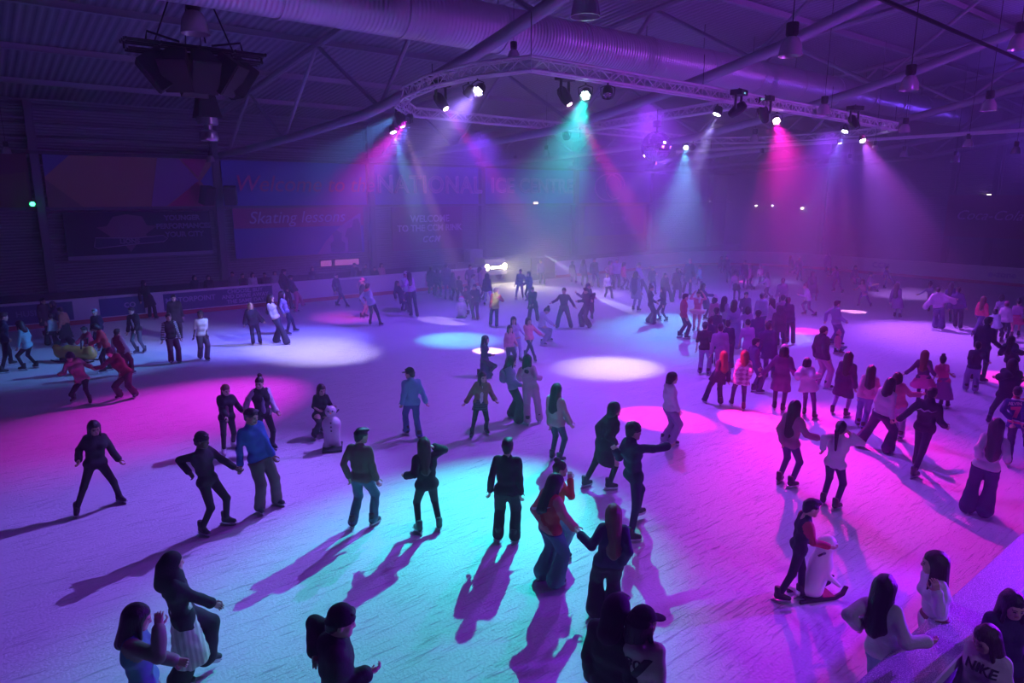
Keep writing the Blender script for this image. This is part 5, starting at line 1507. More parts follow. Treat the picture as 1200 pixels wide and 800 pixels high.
P('person in black jacket and pink trousers gliding past the boards', (341, 322), [(347, 366), (355, 359)], 120, 'm', top=(PF, NAVY), legs=('jog', (.70, .20, .35)), hair=('short', 'k'), nod=18)
P('blonde person in dark puffy coat facing the pink ice', (293, 355), [(297, 404), (305, 403)], 5, top=(PF, NAVY), legs=('jeans', NAVY), hair=('mid', 'y'), hands=((310, 379, .02), (287, 381, .05)))
P('woman in pale crop top with long dark hair trailing down, walking right', (318, 345), [(323, 402), (337, 403)], 60, top=(TO, (.62, .58, .78)), legs=('wide', NAVY), hair=('xlong', 'k'), hands=((323, 381, .1),), nod=10)
P('woman in lilac blouse stepping out behind the pale crop top', (331, 341), [(337, 393), (346, 389)], 90, top=(J, (.40, .34, .60)), legs=('slim', NAVY), hair=('long', 'k'), nod=8)

# --- left side
P('man in white tee shirt and grey joggers standing still on the left ice', (234, 364), [(235, 421), (243, 422)], 15, 'm', look=-30, top=(TE, WH), legs=('jog', (.10, .11, .16)), hair=('short', 'k'), skin='d', hands=((227, 396, .05), (242, 394, .1)))
P('boy in black sweatshirt with black and white striped sleeves', (197, 367), [(201, 426), (210, 425)], 10, 'm', top=(J, K_), slv=stripes, legs=('jog', (.07, .02, .05)), hair=('short', 'b'), hands=((190, 404, .05), (213, 402, .05)))
P('hooded man in black coat with small chest badge behind the striped sleeves', (203, 345), [(205, 398), (212, 397)], 5, 'm', top=('parka', K_), legs=('jeans', K_), hair=('short', 'k'), hands=((214, 372, .05),))
P('man in open navy jacket over white tee and grey trousers', (153, 360), [(161, 414), (170, 413)], -35, 'm', top=(JK, K_), inner=(.70, .68, .70), legs=('slim', (.10, .12, .15)), hair=('short', 'k'), hands=((158, 388, .15),))
P('dark figure standing against the advertising boards', (168, 328), [(176, 373), (183, 374)], 150, 'm', top=(CT, K_), legs=('jeans', K_), hair=('short', 'k'))
P('man with pale cap in dark coat left of the open navy jacket', (110, 362), [(116, 406), (124, 407)], -30, 'm', top=(JK, NAVY), legs=('jeans', NAVY), hair=('short', 'b'), hat=('cap', (.4, .42, .5)), hands=((116, 384, .1),))
P('person in bright red jacket bending over the yellow skating aid', (107, 381), [(122, 437), (129, 434)], -85, top=(JK, (.70, .06, .08)), legs=('slim', K_), hair=('bob', 'k'), hip=(127, 412), ht=1.6, nod=40, hands=((103, 404, .1),))
P('child in red tunic crouching on the yellow skating aid', (97, 383), [(94, 421), (102, 423)], -50, top=(CT, (.55, .03, .10)), legs=('slim', NAVY), hair=('short', 'k'), ht=1.25, hip=(104, 404), hands=((88, 404, .05),), nod=20)
P('person in maroon waistcoat with pale sleeves standing behind the bent figures', (137, 385), [(148, 440), (155, 439)], 150, top=(JK, MAROON), slv=(.58, .48, .54), legs=('jeans', MAROON), hair=('short', 'k'), hands=((155, 418, .05),))
P('woman in maroon tracksuit with white piping bending to hold a hand', (126, 409), [(141, 467), (159, 466)], -30, top=(JK, MAROON), legs=('jog', (.05, .015, .03)), hair=('bob', 'k'), hip=(147, 436), ht=1.62, nod=34, hands=((109, 432, .05),), slv=(.20, .03, .06))
P('person in pale pink jacket and black trousers bending forward on the left ice', (80, 415), [(87, 471), (106, 473)], -15, top=(JK, (.60, .26, .32)), legs=('slim', K_), hair=('bob', 'k'), hip=(96, 444), ht=1.6, nod=42, hands=((69, 439, .1), (108, 430, -.02)))
P('person in turquoise top and black trousers near the left edge', (20, 376), [(28, 434), (43, 431)], -130, top=(J, (.20, .50, .52)), legs=('slim', K_), hair=('mid', 'k'), hip=(32, 404), ht=1.62, hands=((20, 409, .1),), nod=25)
P('dark figure striding out at the very left edge of the ice', (4, 366), [(3, 438), (14, 428)], 100, 'm', top=(JK, NAVY), legs=('slim', K_), hair=('short', 'k'), hands=((10, 398, .1),))
P('person in orange hoodie and wide black skirt near the left boards', (69, 360), [(76, 402), (84, 404)], -140, top=(HD, (.50, .16, .12)), legs=('wide', K_), skirt=('midi', K_), hair=('short', 'k'), nod=25)
P('small person in pale top beside the orange hoodie', (58, 368), [(59, 404), (65, 405)], 200, top=(J, (.45, .50, .55)), legs=('wide', K_), hair=('short', 'k'), nod=20)
P('person in maroon coat by the left boards behind the pale top', (50, 349), [(51, 395), (57, 396)], 40, 'm', top=(CT, (.10, .03, .08)), legs=('jeans', K_), hair=('short', 'k'))
P('person in dark purple jacket touching the left boards', (60, 353), [(63, 394), (69, 394)], -60, top=(JK, (.08, .03, .12)), legs=('jeans', K_), hair=('mid', 'k'))

# --- centre right, behind
P('woman in pink tutu and pink tights raising both arms over her head', (819, 341), [(813, 388), (818, 390)], 2, top=(TO, (.80, .22, .35)), legs=('tights', (.75, .30, .38)), skirt=('tutu', (.92, .50, .55)), hair=('bun', 'k'), scarf=(.8, .72, .78), hands=((814, 342, .06), (823, 342, .06)), skate=(.05, .05, .10))
P('man in red jacket and dark jeans watching the pink tutu', (804, 344), [(796, 395), (804, 397)], 105, 'm', top=(JK, (.50, .04, .10)), legs=('jeans', NAVY), hair=('short', 'k'))
P('slim person in black, left one of the pair talking at the light streak', (764, 334), [(760, 378), (765, 380)], 80, top=(J, NAVY), legs=('wide', NAVY), hair=('bun', 'k'), hands=((770, 355, .05),))
P('slim person in black, right one of the pair talking at the light streak', (776, 336), [(773, 376), (781, 377)], -60, top=(J, NAVY), legs=('slim', NAVY), hair=('mid', 'k'), hands=((770, 353, .05),))
P('person in long grey sleeveless coat standing near the light streak', (746, 318), [(742, 364), (748, 365)], 150, top=(CT, (.10, .09, .16)), slv=(.30, .28, .45), legs=('slim', (.2, .2, .35)), hair=('bob', 'k'))
P('skater in pale jacket leaning right behind the long grey coat', (749, 308), [(750, 346), (760, 348)], 60, 'm', top=(JK, (.34, .28, .45)), legs=('jeans', NAVY), hair=('short', 'k'), hands=((757, 332, .05),))
P('skater in lilac jacket in front of the pink lit back row', (712, 320), [(709, 349), (717, 350)], 20, 'm', top=(J, (.48, .40, .66)), legs=('jeans', NAVY), hair=('short', 'k'))
P('hazy figure in dark coat by the end of the bright board', (634, 304), [(633, 333), (638, 334)], 20, 'm', top=(JK, (.2, .18, .3)), legs=('jeans', NAVY), hair=('short', 'k'))
P('dark hazy figure, first of the back row right of the gate', (671, 306), [(670, 331), (675, 332)], 160, 'm', top=(CT, NAVY), legs=('jeans', NAVY), hair=('short', 'k'))
P('hazy figure in plum jumper, second of the back row right of the gate', (684, 304), [(682, 335), (688, 336)], 160, top=(J, (.12, .04, .18)), legs=('jeans', NAVY), hair=('mid', 'k'))
P('tall hazy figure in dark hoodie, third of the back row right of the gate', (697, 302), [(694, 337), (701, 337)], 20, 'm', top=(HD, NAVY), legs=('jeans', NAVY), hair=('short', 'b'))
P('person in rosy top holding on to the pale jacket in the back row', (716, 305), [(715, 338), (719, 339)], 60, top=(J, (.45, .18, .32)), legs=('slim', NAVY), hair=('mid', 'k'), hands=((713, 320, .05),))
P('person in pale lilac jacket lit pink in the back row', (723, 303), [(719, 338), (725, 338)], 10, 'm', top=(JK, (.55, .40, .62)), legs=('jeans', NAVY), hair=('short', 'k'))
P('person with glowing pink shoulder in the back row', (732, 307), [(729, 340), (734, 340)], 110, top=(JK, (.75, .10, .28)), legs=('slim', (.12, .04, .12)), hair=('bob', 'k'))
P('skater in dark top raising a hand beyond the talking pair', (765, 312), [(761, 344), (768, 345)], 15, top=(J, NAVY), legs=('slim', NAVY), hair=('bob', 'k'), hands=((770, 321, .05),))
P('person in wide dark coat right behind the talking pair', (780, 320), [(778, 352), (786, 354)], 30, top=(PF, NAVY), legs=('wide', NAVY), hair=('mid', 'k'))
P('person in black coat holding a glowing phone at the back', (794, 314), [(789, 350), (797, 351)], 170, 'm', top=(CT, NAVY), legs=('jeans', NAVY), hair=('short', 'k'), hands=((797, 316, .03),), phone='R')
P('tall person in long dark coat with fair hair at the back', (809, 303), [(802, 344), (807, 346)], 20, 'm', top=(CT, NAVY), legs=('jeans', NAVY), hair=('short', 'y'))
P('small girl in mint green dress skating far back', (820, 311), [(817, 334), (822, 333)], -50, top=(TO, (.40, .75, .70)), legs=('tights', NAVY), skirt=('flare', (.25, .80, .60)), hair=('bun', 'k'), hands=((815, 322, .02),))
P('dark cloaked person with arm out behind the pink tutu', (825, 332), [(826, 375), (832, 376)], 100, top=(CT, (.05, .04, .12)), legs=('slim', NAVY), hair=('long', 'k'), hands=((837, 346, .05),))
P('tall dark figure before the far right boards', (852, 299), [(852, 332), (857, 333)], 20, 'm', top=(JK, NAVY), legs=('slim', NAVY), hair=('short', 'k'))
P('hazy dark figure at the boards left of the tall dark figure', (846, 300), [(845, 320), (849, 320)], 20, top=(JK, NAVY), legs=('slim', NAVY), hair=('bob', 'k'), ht=1.6)
P('person in pink top and dark skirt at the back of the crowd', (862, 317), [(860, 352), (866, 353)], 170, top=(TO, (.60, .24, .45)), legs=('slim', NAVY), skirt=('skirt', K_), hair=('short', 'k'))
P('person with pink lit hair and shoulders at the back of the crowd', (879, 310), [(877, 339), (883, 340)], -100, top=(JK, (.70, .10, .35)), legs=('slim', NAVY), hair=('mid', 'a'))
P('person in dark jacket with white armband at the back of the crowd', (873, 305), [(871, 338), (876, 339)], 20, 'm', top=(JK, NAVY), legs=('slim', NAVY), hair=('short', 'k'))
P('small skater in pink dress between two dark groups', (892, 310), [(890, 333), (895, 334)], 10, top=(TO, (.75, .20, .45)), legs=('slim', NAVY), hair=('bun', 'k'), ht=1.45)
P('person in white sleeves reaching left at the back of the crowd', (899, 319), [(898, 350), (904, 351)], -110, top=(J, (.66, .56, .70)), legs=('slim', NAVY), hair=('mid', 'k'), hands=((890, 332, .03),))
P('broad man in dusky jacket and cap with his back turned on the pink patch', (918, 326), [(913, 368), (922, 369)], 175, 'm', top=(JK, (.15, .09, .25)), legs=('jeans', NAVY), hair=('short', 'k'), hat=('cap', NAVY))
P('person with long dark hair and dark cloak beyond the stooping skater', (953, 318), [(950, 352), (956, 353)], 170, top=(CT, (.10, .03, .14)), legs=('slim', (.2, .1, .3)), hair=('xlong', 'k'), ht=1.72)
P('skater in white top stooping forward to the left', (943, 332), [(943, 369), (955, 371)], -95, top=(J, (.66, .50, .72)), legs=('slim', (.14, .06, .20)), hair=('bun', 'a'), hip=(949, 354), ht=1.6, hands=((936, 345, .05),), nod=15)
P('slim hazy skater with arm out right of the dark cloak', (979, 312), [(977, 342), (987, 344)], -40, top=(J, (.18, .05, .25)), legs=('slim', (.2, .05, .25)), hair=('bob', 'k'), hands=((970, 323, .02),))
P('hazy dark skater with white collar, far back right', (937, 301), [(934, 329), (939, 330)], 15, 'm', top=(JK, NAVY), legs=('slim', NAVY), hair=('short', 'g'))
P('hazy dark skater left of the white collar, far back right', (928, 299), [(925, 321), (931, 322)], 120, top=(CT, NAVY), legs=('slim', NAVY), hair=('mid', 'k'), ht=1.6)
P('hazy purple figure standing by the pink lit end boards', (971, 296), [(967, 320), (973, 321)], 160, 'm', top=(CT, (.15, .02, .2)), legs=('jeans', NAVY), hair=('short', 'k'))
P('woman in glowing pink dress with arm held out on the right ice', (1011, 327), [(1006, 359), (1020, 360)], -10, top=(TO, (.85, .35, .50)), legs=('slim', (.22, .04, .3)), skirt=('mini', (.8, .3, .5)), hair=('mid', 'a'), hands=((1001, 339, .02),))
P('hazy purple figure behind the glowing pink dress', (1003, 311), [(1001, 334), (1006, 335)], 20, top=(JK, (.2, .04, .3)), legs=('slim', (.2, .04, .3)), hair=('mid', 'k'), ht=1.6)
P('hazy skater in wide stride far back right', (1040, 312), [(1036, 338), (1048, 336)], 60, 'm', top=(JK, (.14, .03, .28)), legs=('slim', (.14, .03, .28)), hair=('short', 'k'))
P('hazy skater in pale top gliding low, far back right', (1021, 319), [(1019, 341), (1026, 342)], 80, top=(J, (.4, .2, .5)), legs=('slim', (.14, .03, .28)), hair=('short', 'k'), ht=1.6)
P('veiled person in long mauve cloak with pale headband', (1052, 331), [(1048, 372), (1054, 373)], 170, top=(CT, (.24, .10, .30)), legs=('slim', LIL), hair=('xlong', 'b'), hat=('ears', (.7, .55, .75)), ht=1.74)
P('skater in pale top with arm trailing left beyond the poncho', (1091, 330), [(1088, 366), (1094, 367)], 170, top=(TO, (.52, .40, .66)), legs=('slim', NAVY), hair=('bun', 'k'), hands=((1076, 345, .0),))
P('person in wide pink and white poncho with arms spread', (1100, 336), [(1096, 384), (1103, 385)], 178, top=('poncho', (.66, .42, .62)), legs=('wide', (.10, .05, .2)), hair=('short', 'k'), hands=((1083, 358, .05), (1120, 351, .0)))
P('person with long dark hair walking beyond the poncho', (1116, 331), [(1113, 378), (1118, 379)], 170, top=(CT, (.08, .04, .18)), legs=('slim', NAVY), hair=('long', 'k'), ht=1.7)
P('tall man in dark jacket with arm hanging out right of the poncho', (1124, 336), [(1119, 384), (1125, 386)], 178, 'm', top=(JK, (.07, .03, .18)), legs=('jeans', NAVY), hair=('short', 'k'), hands=((1132, 361, .02),))
P('long haired woman in bright red crop jacket and dark jeans', (1154, 347), [(1140, 394), (1150, 390)], 160, top=(JK, (.80, .04, .16)), legs=('jeans', (.10, .06, .22)), hair=('long', 'a'), hands=((1158, 378, .02),), nod=10, crop=-.06)
P('person in lilac strapped top with bobbed hair at the right edge group', (1175, 345), [(1173, 388), (1178, 389)], 175, top=(TO, (.52, .38, .64)), legs=('slim', NAVY), hair=('bob', 'k'))
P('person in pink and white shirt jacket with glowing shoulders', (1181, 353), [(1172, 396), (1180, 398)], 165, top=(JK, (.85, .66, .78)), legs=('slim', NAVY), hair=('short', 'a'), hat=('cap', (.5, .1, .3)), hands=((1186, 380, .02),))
P('girl in red frilled skirt with pink legs at the right edge', (1195, 350), [(1185, 395), (1193, 394)], 178, top=(TO, (.58, .30, .58)), legs=('tights', (.75, .25, .40)), skirt=('flare', (.75, .08, .25)), hair=('bun', 'k'))
P('child in white and blue jacket in front of the glowing shirt jacket', (1167, 362), [(1166, 400), (1173, 402)], 165, 'm', top=(PF, (.60, .62, .78)), legs=('slim', NAVY), hair=('short', 'k'), ht=1.4)

# --- the crowd in the middle right
P('man in black tee shirt and pale trousers at the front corner of the crowd', (827, 377), [(820, 439), (830, 440)], 170, 'm', top=(TE, K_), legs=('jeans', (.30, .22, .42)), hair=('short', 'k'), hands=((833, 407, .05),))
P('dark haired person tucked behind the black tee shirt', (833, 372), [(833, 428), (839, 429)], 165, 'm', top=(JK, NAVY), legs=('jeans', NAVY), hair=('short', 'k'))
P('person in dark top with curly hair in the second row of the crowd', (840, 361), [(839, 412), (845, 413)], 175, 'm', top=(J, NAVY), legs=('jeans', NAVY), hair=('curly', 'k'))
P('man in mauve hoodie with matching joggers seen from behind', (845, 379), [(842, 446), (850, 447)], 178, 'm', top=(HD, (.34, .18, .36)), legs=('jog', (.34, .18, .36)), hair=('short', 'k'))
P('person in black jumper pressed between the mauve hoodie and lilac top', (853, 375), [(852, 432), (857, 433)], 190, 'm', top=(J, NAVY), legs=('jeans', NAVY), hair=('short', 'k'))
P('tall woman in lilac top and lilac trousers inside the crowd', (861, 351), [(858, 408), (864, 409)], 175, top=(J, (.42, .32, .62)), legs=('wide', (.36, .28, .56)), hair=('mid', 'b'))
P('long haired person in pale top left of the tall lilac woman', (850, 347), [(849, 398), (854, 399)], 150, top=(J, (.44, .34, .52)), legs=('jeans', NAVY), hair=('long', 'k'))
P('person in pink jacket and white pompom hat at the left of the crowd', (839, 347), [(837, 396), (843, 397)], 140, top=(JK, (.62, .20, .42)), legs=('jeans', NAVY), hair=('bob', 'k'), hat=('pom', (.7, .62, .72)))
P('man in dark jacket facing the camera at the back of the crowd', (875, 342), [(872, 388), (879, 389)], 15, 'm', top=(JK, (.10, .03, .14)), legs=('jeans', NAVY), hair=('short', 'k'))
P('person in pale shiny jacket stretching an arm to the left in the crowd', (877, 359), [(875, 410), (881, 411)], 175, top=(JK, (.46, .36, .60)), legs=('jeans', NAVY), hair=('bob', 'k'), hands=((857, 377, .05),))
P('short haired person in loose bright lilac tee shirt amid the crowd', (877, 374), [(874, 432), (880, 433)], 178, 'm', top=(TE, (.62, .28, .62)), legs=('wide', (.5, .2, .5)), hair=('fade', 'k'), crop=-.2)
P('person in dark jacket behind the bright lilac tee shirt', (889, 364), [(888, 420), (895, 421)], 178, 'm', top=(JK, (.06, .03, .16)), legs=('jeans', NAVY), hair=('curly', 'k'))
P('man with face turned right in grey purple jacket beside the plaid shirt', (887, 396), [(883, 459), (889, 461)], 120, 'm', top=(JK, (.12, .05, .18)), legs=('jeans', (.10, .04, .16)), hair=('short', 'k'))
P('stout person in big dark coat in the middle of the crowd', (901, 377), [(897, 444), (906, 445)], 175, 'm', top=('parka', (.05, .02, .12)), legs=('jeans', (.08, .04, .16)), hair=('short', 'k'))
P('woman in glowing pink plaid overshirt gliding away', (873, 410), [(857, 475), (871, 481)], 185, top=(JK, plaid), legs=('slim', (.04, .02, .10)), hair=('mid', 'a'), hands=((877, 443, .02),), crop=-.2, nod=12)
P('auburn haired woman in black skating away left of the plaid overshirt', (848, 411), [(826, 472), (844, 475)], 195, top=(JK, (.03, .015, .06)), legs=('jeans', (.03, .015, .06)), hair=('long', 'a'), nod=14, crop=-.2)
P('person in lilac hoodie at the rear of the huddle', (894, 343), [(891, 394), (897, 395)], 160, 'm', top=(HD, (.40, .28, .55)), legs=('jeans', NAVY), hair=('short', 'k'))
P('person in white top turned left in the huddle', (904, 349), [(902, 398), (908, 399)], -120, top=(J, (.66, .54, .72)), legs=('jeans', NAVY), hair=('mid', 'k'))
P('person in black parka with fur trimmed hood in the huddle', (914, 358), [(911, 406), (918, 407)], 178, 'm', top=('parka', (.03, .015, .08)), legs=('jeans', NAVY), hair=('short', 'k'), hat=('fur', (.05, .02, .10)))
P('person in rosy hoodie, second from the right of the huddle', (918, 345), [(917, 398), (922, 399)], 175, 'm', top=(HD, (.48, .22, .50)), legs=('jeans', NAVY), hair=('short', 'k'))
P('person in dark jacket at the right side of the huddle', (924, 348), [(922, 403), (929, 404)], 175, 'm', top=(JK, (.06, .03, .16)), legs=('jeans', NAVY), hair=('short', 'k'))
P('person in long plum coat and pale pink beanie holding a child by the hand', (920, 404), [(907, 480), (917, 483)], 178, top=(CT, (.13, .03, .17)), legs=('slim', (.10, .03, .14)), hair=('bob', 'k'), hat=('beanie', (.85, .55, .62)), hands=((892, 440, .05), (933, 440, .0)), scarf=(.03, .01, .05))
P('girl in quilted white pink hooded jacket holding a hand', (947, 419), [(942, 487), (954, 491)], 170, top=(PF, (.80, .62, .74)), legs=('slim', (.12, .04, .2)), hair=('bob', 'k'), hoodn=1, hands=((935, 443, .02), (961, 440, .05)), ht=1.5, crop=-.18)
P('heavy man in black jacket and dusty pink trousers before the crowd', (967, 382), [(957, 452), (969, 456)], 130, 'm', top=(PF, (.03, .012, .06)), legs=('jog', (.55, .22, .42)), hair=('fade', 'k'), splay=25)
P('man in pale lilac shirt with arms half out on the bright patch', (982, 352), [(974, 404), (984, 405)], 130, 'm', top=(JK, (.44, .34, .60)), legs=('jeans', (.14, .08, .3)), hair=('short', 'k'), hands=((967, 377, .03), (991, 377, .03)), nod=10)
P('toddler in round pink coat and teal trousers beside the heavy man', (984, 388), [(979, 414), (985, 415)], 100, top=(PF, (.75, .16, .34)), legs=('slim', (.10, .30, .36)), hair=('short', 'b'), hat=('pom', (.7, .15, .35)), ht=.98)
P('woman in dark coat dress and lilac tights with hair blown left', (996, 412), [(975, 485), (991, 489)], 165, top=(CT, (.05, .015, .09)), legs=('tights', (.40, .24, .60)), hair=('long', 'k'), nod=8)
P('woman in pale pink jacket and blue jeans looking down', (1022, 428), [(1005, 500), (1011, 505)], 178, top=(JK, (.74, .36, .55)), legs=('jeans', (.22, .14, .45)), hair=('long', 'k'), hands=((1029, 468, .02),), nod=22, crop=-.07)
P('woman in white crop top and wide dark trousers leaning into a stride', (1047, 443), [(1006, 523), (1040, 531)], 150, top=(J, (.72, .58, .74)), legs=('wide', (.06, .015, .10)), hair=('mid', 'k'), hip=(1034, 484), ht=1.68, hands=((1044, 496, .08),), nod=25, crop=-.03)
P('woman in rose pink jacket and pale trousers with both arms spread', (1053, 436), [(1049, 512), (1055, 516)], 178, top=(JK, (.66, .18, .34)), legs=('jeans', (.52, .30, .56)), hair=('bob', 'k'), hands=((1029, 467, .02), (1080, 462, .02)), nod=14)
i = P('man in black jacket with pale swirl print on the back, leaning into a turn', (1094, 454), [(1066, 559), (1076, 547)], 165, 'm', top=(JK, (.015, .01, .03)), legs=('slim', (.02, .015, .05)), hair=('short', 'k'), hip=(1083, 505), ht=1.72, hands=((1050, 494, .05), (1108, 500, .0)), nod=18)
cu = bpy.data.curves.new('swirl', 'CURVE'); cu.dimensions = '2D'; cu.fill_mode = 'BOTH'
vs_s = [(-.17, -.03), (-.10, .03), (-.03, 0), (.03, .04), (.10, .01), (.18, .05), (.10, -.01), (.03, .005), (-.03, -.035), (-.10, -.005)]
me = bpy.data.meshes.new('swirl'); me.from_pydata([(x, y, 0) for x, y in vs_s], [], [tuple(range(len(vs_s)))])
press(i, me, i['Ch'] + i['up'] * .03, np.cross(i['up'], -i['cf']), i['up'], -i['cf'], (.5, .42, .6), name='emblem')
P('woman in dark cardigan and wide magenta tutu skirt', (1085, 410), [(1075, 474), (1083, 478)], 175, top=(J, (.12, .02, .12)), legs=('tights', (.05, .01, .08)), skirt=('flare', (.75, .08, .38)), hair=('long', 'a'), hands=((1060, 438, .03), (1096, 440, .03)))
P('person in hot pink tee under grey dungaree skirt with bare legs', (1106, 416), [(1102, 476), (1110, 478)], 178, top=(TE, (.80, .08, .32)), legs=('tights', (.55, .10, .25)), skirt=('midi', (.30, .12, .34)), hair=('bun', 'k'), hands=((1116, 440, .1),))
P('boy in black hoodie and pale grey joggers walking away', (1147, 400), [(1131, 458), (1142, 460)], 185, 'm', top=(HD, (.03, .012, .07)), legs=('jog', (.28, .18, .42)), hair=('short', 'k'), hands=((1137, 428, .1), (1158, 424, .1)))
P('man in black jacket stretching a hand out behind the grey joggers boy', (1160, 371), [(1139, 446), (1151, 449)], 150, 'm', top=(JK, (.025, .012, .06)), legs=('slim', (.02, .01, .05)), hair=('short', 'k'), hands=((1173, 407, .0),))
P('long haired person in black jacket with elbows out at the right edge', (1186, 393), [(1180, 450), (1190, 452)], 175, top=(PF, (.02, .012, .05)), legs=('slim', (.02, .01, .05)), hair=('long', 'k'), hands=((1172, 415, .1), (1199, 414, .1)))
P('person in bulky black bomber jacket and black leggings at the right edge', (1188, 420), [(1158, 497), (1186, 494)], 178, top=(PF, (.012, .01, .03)), legs=('slim', (.015, .01, .04)), hair=('mid', 'k'), hip=(1180, 462), ht=1.75, hands=((1168, 442, .12), (1199, 444, .1)))
i = P('ice hockey fan in red and navy jersey gliding at the right edge', (1194, 453), [(1180, 546), (1203, 528)], 175, 'm', top=(J, jersey), legs=('jeans', (.02, .015, .05)), hair=('short', 'k'), hands=((1198, 497, .2), (1186, 492, .2)), nod=25, crop=-.18)
print_on(i, '7', .32, (.70, .07, .22), (0, -.10), bold=.02); print_on(i, 'ALVIN', .085, (.75, .6, .66), (0, .10))
P('long haired woman in loose white sweater and dark flared trousers on the right', (1170, 490), [(1133, 600), (1153, 605)], 178, top=(J, (.70, .58, .72)), legs=('wide', (.02, .01, .08)), hair=('xlong', 'b'), hands=((1180, 540, .05), (1146, 536, .1)), nod=16)
P('long haired woman in dusty rose jacket reaching out a hand', (934, 469), [(913, 566), (927, 572)], 145, top=(JK, (.36, .16, .26)), legs=('slim', (.10, .03, .18)), hair=('xlong', 'b'), hands=((961, 514, .0), (918, 520, .05)), nod=8)
P('ponytailed woman in white sweater holding a phone to her face', (987, 493), [(964, 591), (979, 598)], 160, top=(J, (.70, .60, .72)), legs=('slim', (.04, .02, .10)), hair=('pony', 'k'), hands=((995, 507, .05), (964, 528, .12)), nod=4)
i = P('boy in black and red hockey top pushing the white seal skating aid', (955, 585), [(913, 705), (938, 701)], 110, 'm', top=(J, (.02, .012, .03)), slv=(.50, .03, .10), legs=('slim', (.015, .01, .03)), hair=('short', 'k'), ht=1.45, hands=((975, 641, .05),), nod=15)

# --- dim spectators in the stand behind the far boards
for k, (x, y, t, lb) in enumerate(((272, 318, GREY, 'dim spectator in grey behind the far boards below the banner edge'), (284, 320, K_, 'dim dark spectator second from the left in the stand'), (296, 319, WH, 'dim spectator in white in the stand'), (310, 319, K_, 'dim dark spectator near the bulky black jacket'),
                                   (322, 317, LGREY, 'dim spectator in pale grey near the bulky black jacket'), (366, 312, K_, 'dim dark spectator left of the kiosk windows'), (415, 308, NAVY, 'dim spectator right of the kiosk windows'),
                                   (428, 309, K_, 'dim dark spectator above the lilac jumper skater'), (447, 308, PINK_, 'dim spectator in pink at the far boards'), (439, 312, K_, 'dim dark spectator beside the pink one'), (244, 322, K_, 'dim dark spectator above the boards slogan'), (228, 322, NAVY, 'dim navy spectator above the boards slogan'))):
    q = at_y(x, y, 36.6); fx, fy = px_of((q.x, q.y, -.03))
    P(lb, (x, y), [(fx - 3, fy), (fx + 3, fy)], 5 + 20 * (k % 3 - 1), 'mf'[k % 2], top=(JK, t), legs=('jeans', NAVY), hair=(('short', 'bob', 'long')[k % 3], 'k'), ht=1.7, group='spectators in the far stand', noskate=True, floor=-.03)

# ------------------------------------------------------------------ skating aids
plw = mat((.82, .80, .82), .35)


def fmesh(name, fd, m, parent): return link(name, np_mesh(name, *fd.mesh(), [m]), parent)


def snowman(px, py, yaw, label, hgt=1.0, kind='snowman', tint=plw):
    g = at_z(px, py, 0); e = empty('skating_aid', g, label, 'skating aid', 'animal shaped skating aids')
    fd = Field((-.35, -.35, .03), (.35, .35, 1.15), .016)
    fd.ell((0, 0, .42), (.20, .19, .36), k=0); fd.ell((0, 0, .60), (.22, .20, .22), k=.05); fd.ell((0, .01, .93), (.135, .135, .135), k=.03)
    for s in (-1, 1): fd.cap((s * .12, 0, .2), (s * .13, .02, .06), .07, .08, k=.05)
    if kind == 'penguin':
        for s in (-1, 1): fd.cap((s * .20, 0, .66), (s * .27, .02, .40), .05, .03, k=.04)
    bd = fmesh('body', fd, tint, e)
    f2 = Field((-.12, .0, .8), (.12, .32, 1.05), .009); f2.cap((0, .12, .92), (0, .20, .915), .028, .008, k=0); fmesh('nose', f2, mat((.8, .25, .05), .5) if kind == 'snowman' else mat((.75, .35, .05), .5), e)
    for s in (-1, 1):
        mb = MB(); mb.lathe([(0, -.014), (.014, -.008), (.018, 0), (.012, .01), (0, .013)], (s * .05, .135, .965), (0, 1, 0), 10); mb.build('eye', M['black'], e, smooth=True)
    for k in range(3):
        mb = MB(); mb.lathe([(0, -.014), (.016, -.008), (.02, 0), (.013, .01), (0, .014)], (0, .195 + .012 * (k < 2), .70 - .10 * k), (0, 1, 0), 10); mb.build('button', M['black'], e, smooth=True)
    if kind == 'penguin':
        f3 = Field((-.2, -.2, .9), (.2, .2, 1.15), .012); f3.ell((0, 0, .96), (.145, .145, .13), k=0); f3.cut((0, 0, .98), (0, .6, -.8)); fmesh('cap', f3, mat((.85, .1, .3), .5), e)
    mb = MB(); mb.box((0, .02, .035), (.46, .62, .05)); mb.box((-.2, .02, .012), (.03, .6, .024)); mb.box((.2, .02, .012), (.03, .6, .024)); mb.build('sled_base', M['black'], e, bevel=.012)
    for s in (-1, 1):
        mb = MB(); mb.tube([(s * .12, -.10, .86), (s * .17, -.22, .88), (s * .17, -.30, .86)], .018, 8); mb.build('handle', M['black'], e, smooth=True)
    e.scale = (hgt, hgt, hgt)
    e.rotation_euler = (0, 0, math.atan2(*(FWD.yx)) - math.pi / 2 + math.pi + R(yaw))
    return e


snowman(390, 525, 12, 'white snowman skating aid with black buttons on a black sled', .93)
snowman(541, 372, -5, 'small pale penguin skating aid with pink cap on the white oval', .92, 'penguin')
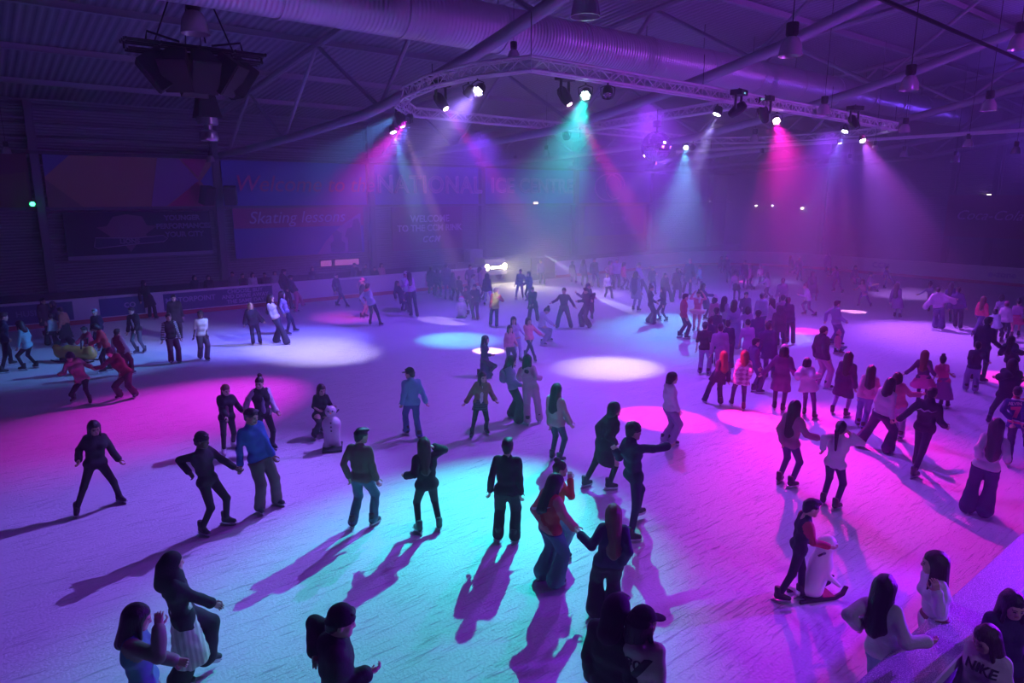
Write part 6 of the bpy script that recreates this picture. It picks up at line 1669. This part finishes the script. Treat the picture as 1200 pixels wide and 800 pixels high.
# white seal on curved runners
g = at_z(957, 697, 0); e = empty('skating_aid', g, 'white seal skating aid on curved black runners held by the boy', 'skating aid', 'animal shaped skating aids')
fd = Field((-.5, -.35, .03), (.6, .35, 1.1), .017)
fd.cap((-.10, 0, .16), (.02, 0, .55), .17, .17, k=0); fd.cap((.02, 0, .55), (.06, 0, .85), .15, .12, k=.08); fd.ell((.09, 0, .90), (.15, .13, .13), k=.05); fd.ell((.21, 0, .87), (.06, .07, .05), k=.04)
fd.cap((-.10, 0, .14), (-.36, 0, .12), .13, .05, k=.08)
for s in (-1, 1): fd.cap((.05, s * .14, .42), (.20, s * .24, .28), .05, .03, k=.04); fd.cap((-.34, 0, .12), (-.42, s * .10, .13), .04, .03, k=.03)
fmesh('body', fd, plw, e)
for s in (-1, 1):
    mb = MB(); mb.lathe([(0, -.016), (.016, -.008), (.02, 0), (.012, .01), (0, .014)], (.19, s * .075, .93), (.5, s * .85, .1), 10); mb.build('eye', M['black'], e, smooth=True)
    mb = MB(); mb.prism([(-.42, s * .17 - .02, .0), (.22, s * .17 - .02, .0), (.36, s * .17 - .02, .06), (.42, s * .17 - .02, .20), (.36, s * .17 - .02, .22), (.30, s * .17 - .02, .12), (.18, s * .17 - .02, .06), (-.42, s * .17 - .02, .06)], (0, .04, 0)); mb.build('runner', M['black'], e, bevel=.006)
    mb = MB(); mb.tube([(-.02, s * .12, .80), (-.14, s * .20, .84), (-.20, s * .20, .82)], .017, 8); mb.build('handle', M['black'], e, smooth=True)
mb = MB(); mb.lathe([(0, -.02), (.022, -.01), (.024, .005), (0, .02)], (.265, 0, .885), (1, 0, 0), 10); mb.build('nose', M['black'], e, smooth=True)
mb = MB(); mb.box((-.05, 0, .05), (.5, .36, .03)); mb.build('sled_base', M['black'], e)
e.scale = (.88, .88, .88); e.rotation_euler = (0, 0, math.atan2(RGT.y, RGT.x) + R(12))
# yellow ride-on aid at the left
g = at_z(90, 423, 0); e = empty('skating_aid', g, 'long yellow ride on skating aid carrying the child in red', 'skating aid', 'animal shaped skating aids')
ym = mat((.70, .38, .07), .4)
fd = Field((-.9, -.4, .03), (.9, .4, .8), .02)
fd.cap((-.55, 0, .30), (.55, 0, .26), .20, .19, k=0); fd.cap((-.58, 0, .34), (-.70, 0, .46), .14, .11, k=.08); fd.cap((.50, 0, .28), (.52, 0, .42), .16, .13, k=.08); fd.cap((-.25, 0, .32), (.2, 0, .30), .24, .22, k=.06); fd.cut((0, 0, .06), (0, 0, -1))
fmesh('body', fd, ym, e)
for s in (-1, 1):
    mb = MB(); mb.tube([(-.78, s * .2, .06), (-.6, s * .2, .025), (.6, s * .2, .025), (.78, s * .2, .07)], .025, 8); mb.build('runner', M['black'], e, smooth=True)
    mb = MB(); mb.box((0, s * .2, .09), (.9, .04, .1)); mb.build('bracket', M['black'], e)
mb = MB(); mb.tube([(.35, -.16, .46), (.38, -.16, .78), (.38, .16, .78), (.35, .16, .46)], .025, 8); mb.build('handle', M['black'], e, smooth=True)
mb = MB(); mb.lathe([(0, -.02), (.022, -.01), (.024, .005), (0, .02)], (-.76, -.09, .47), (-.3, -.95, .2), 10); mb.build('eye', M['black'], e, smooth=True)
e.rotation_euler = (0, 0, math.atan2(RGT.y, RGT.x) - R(6))
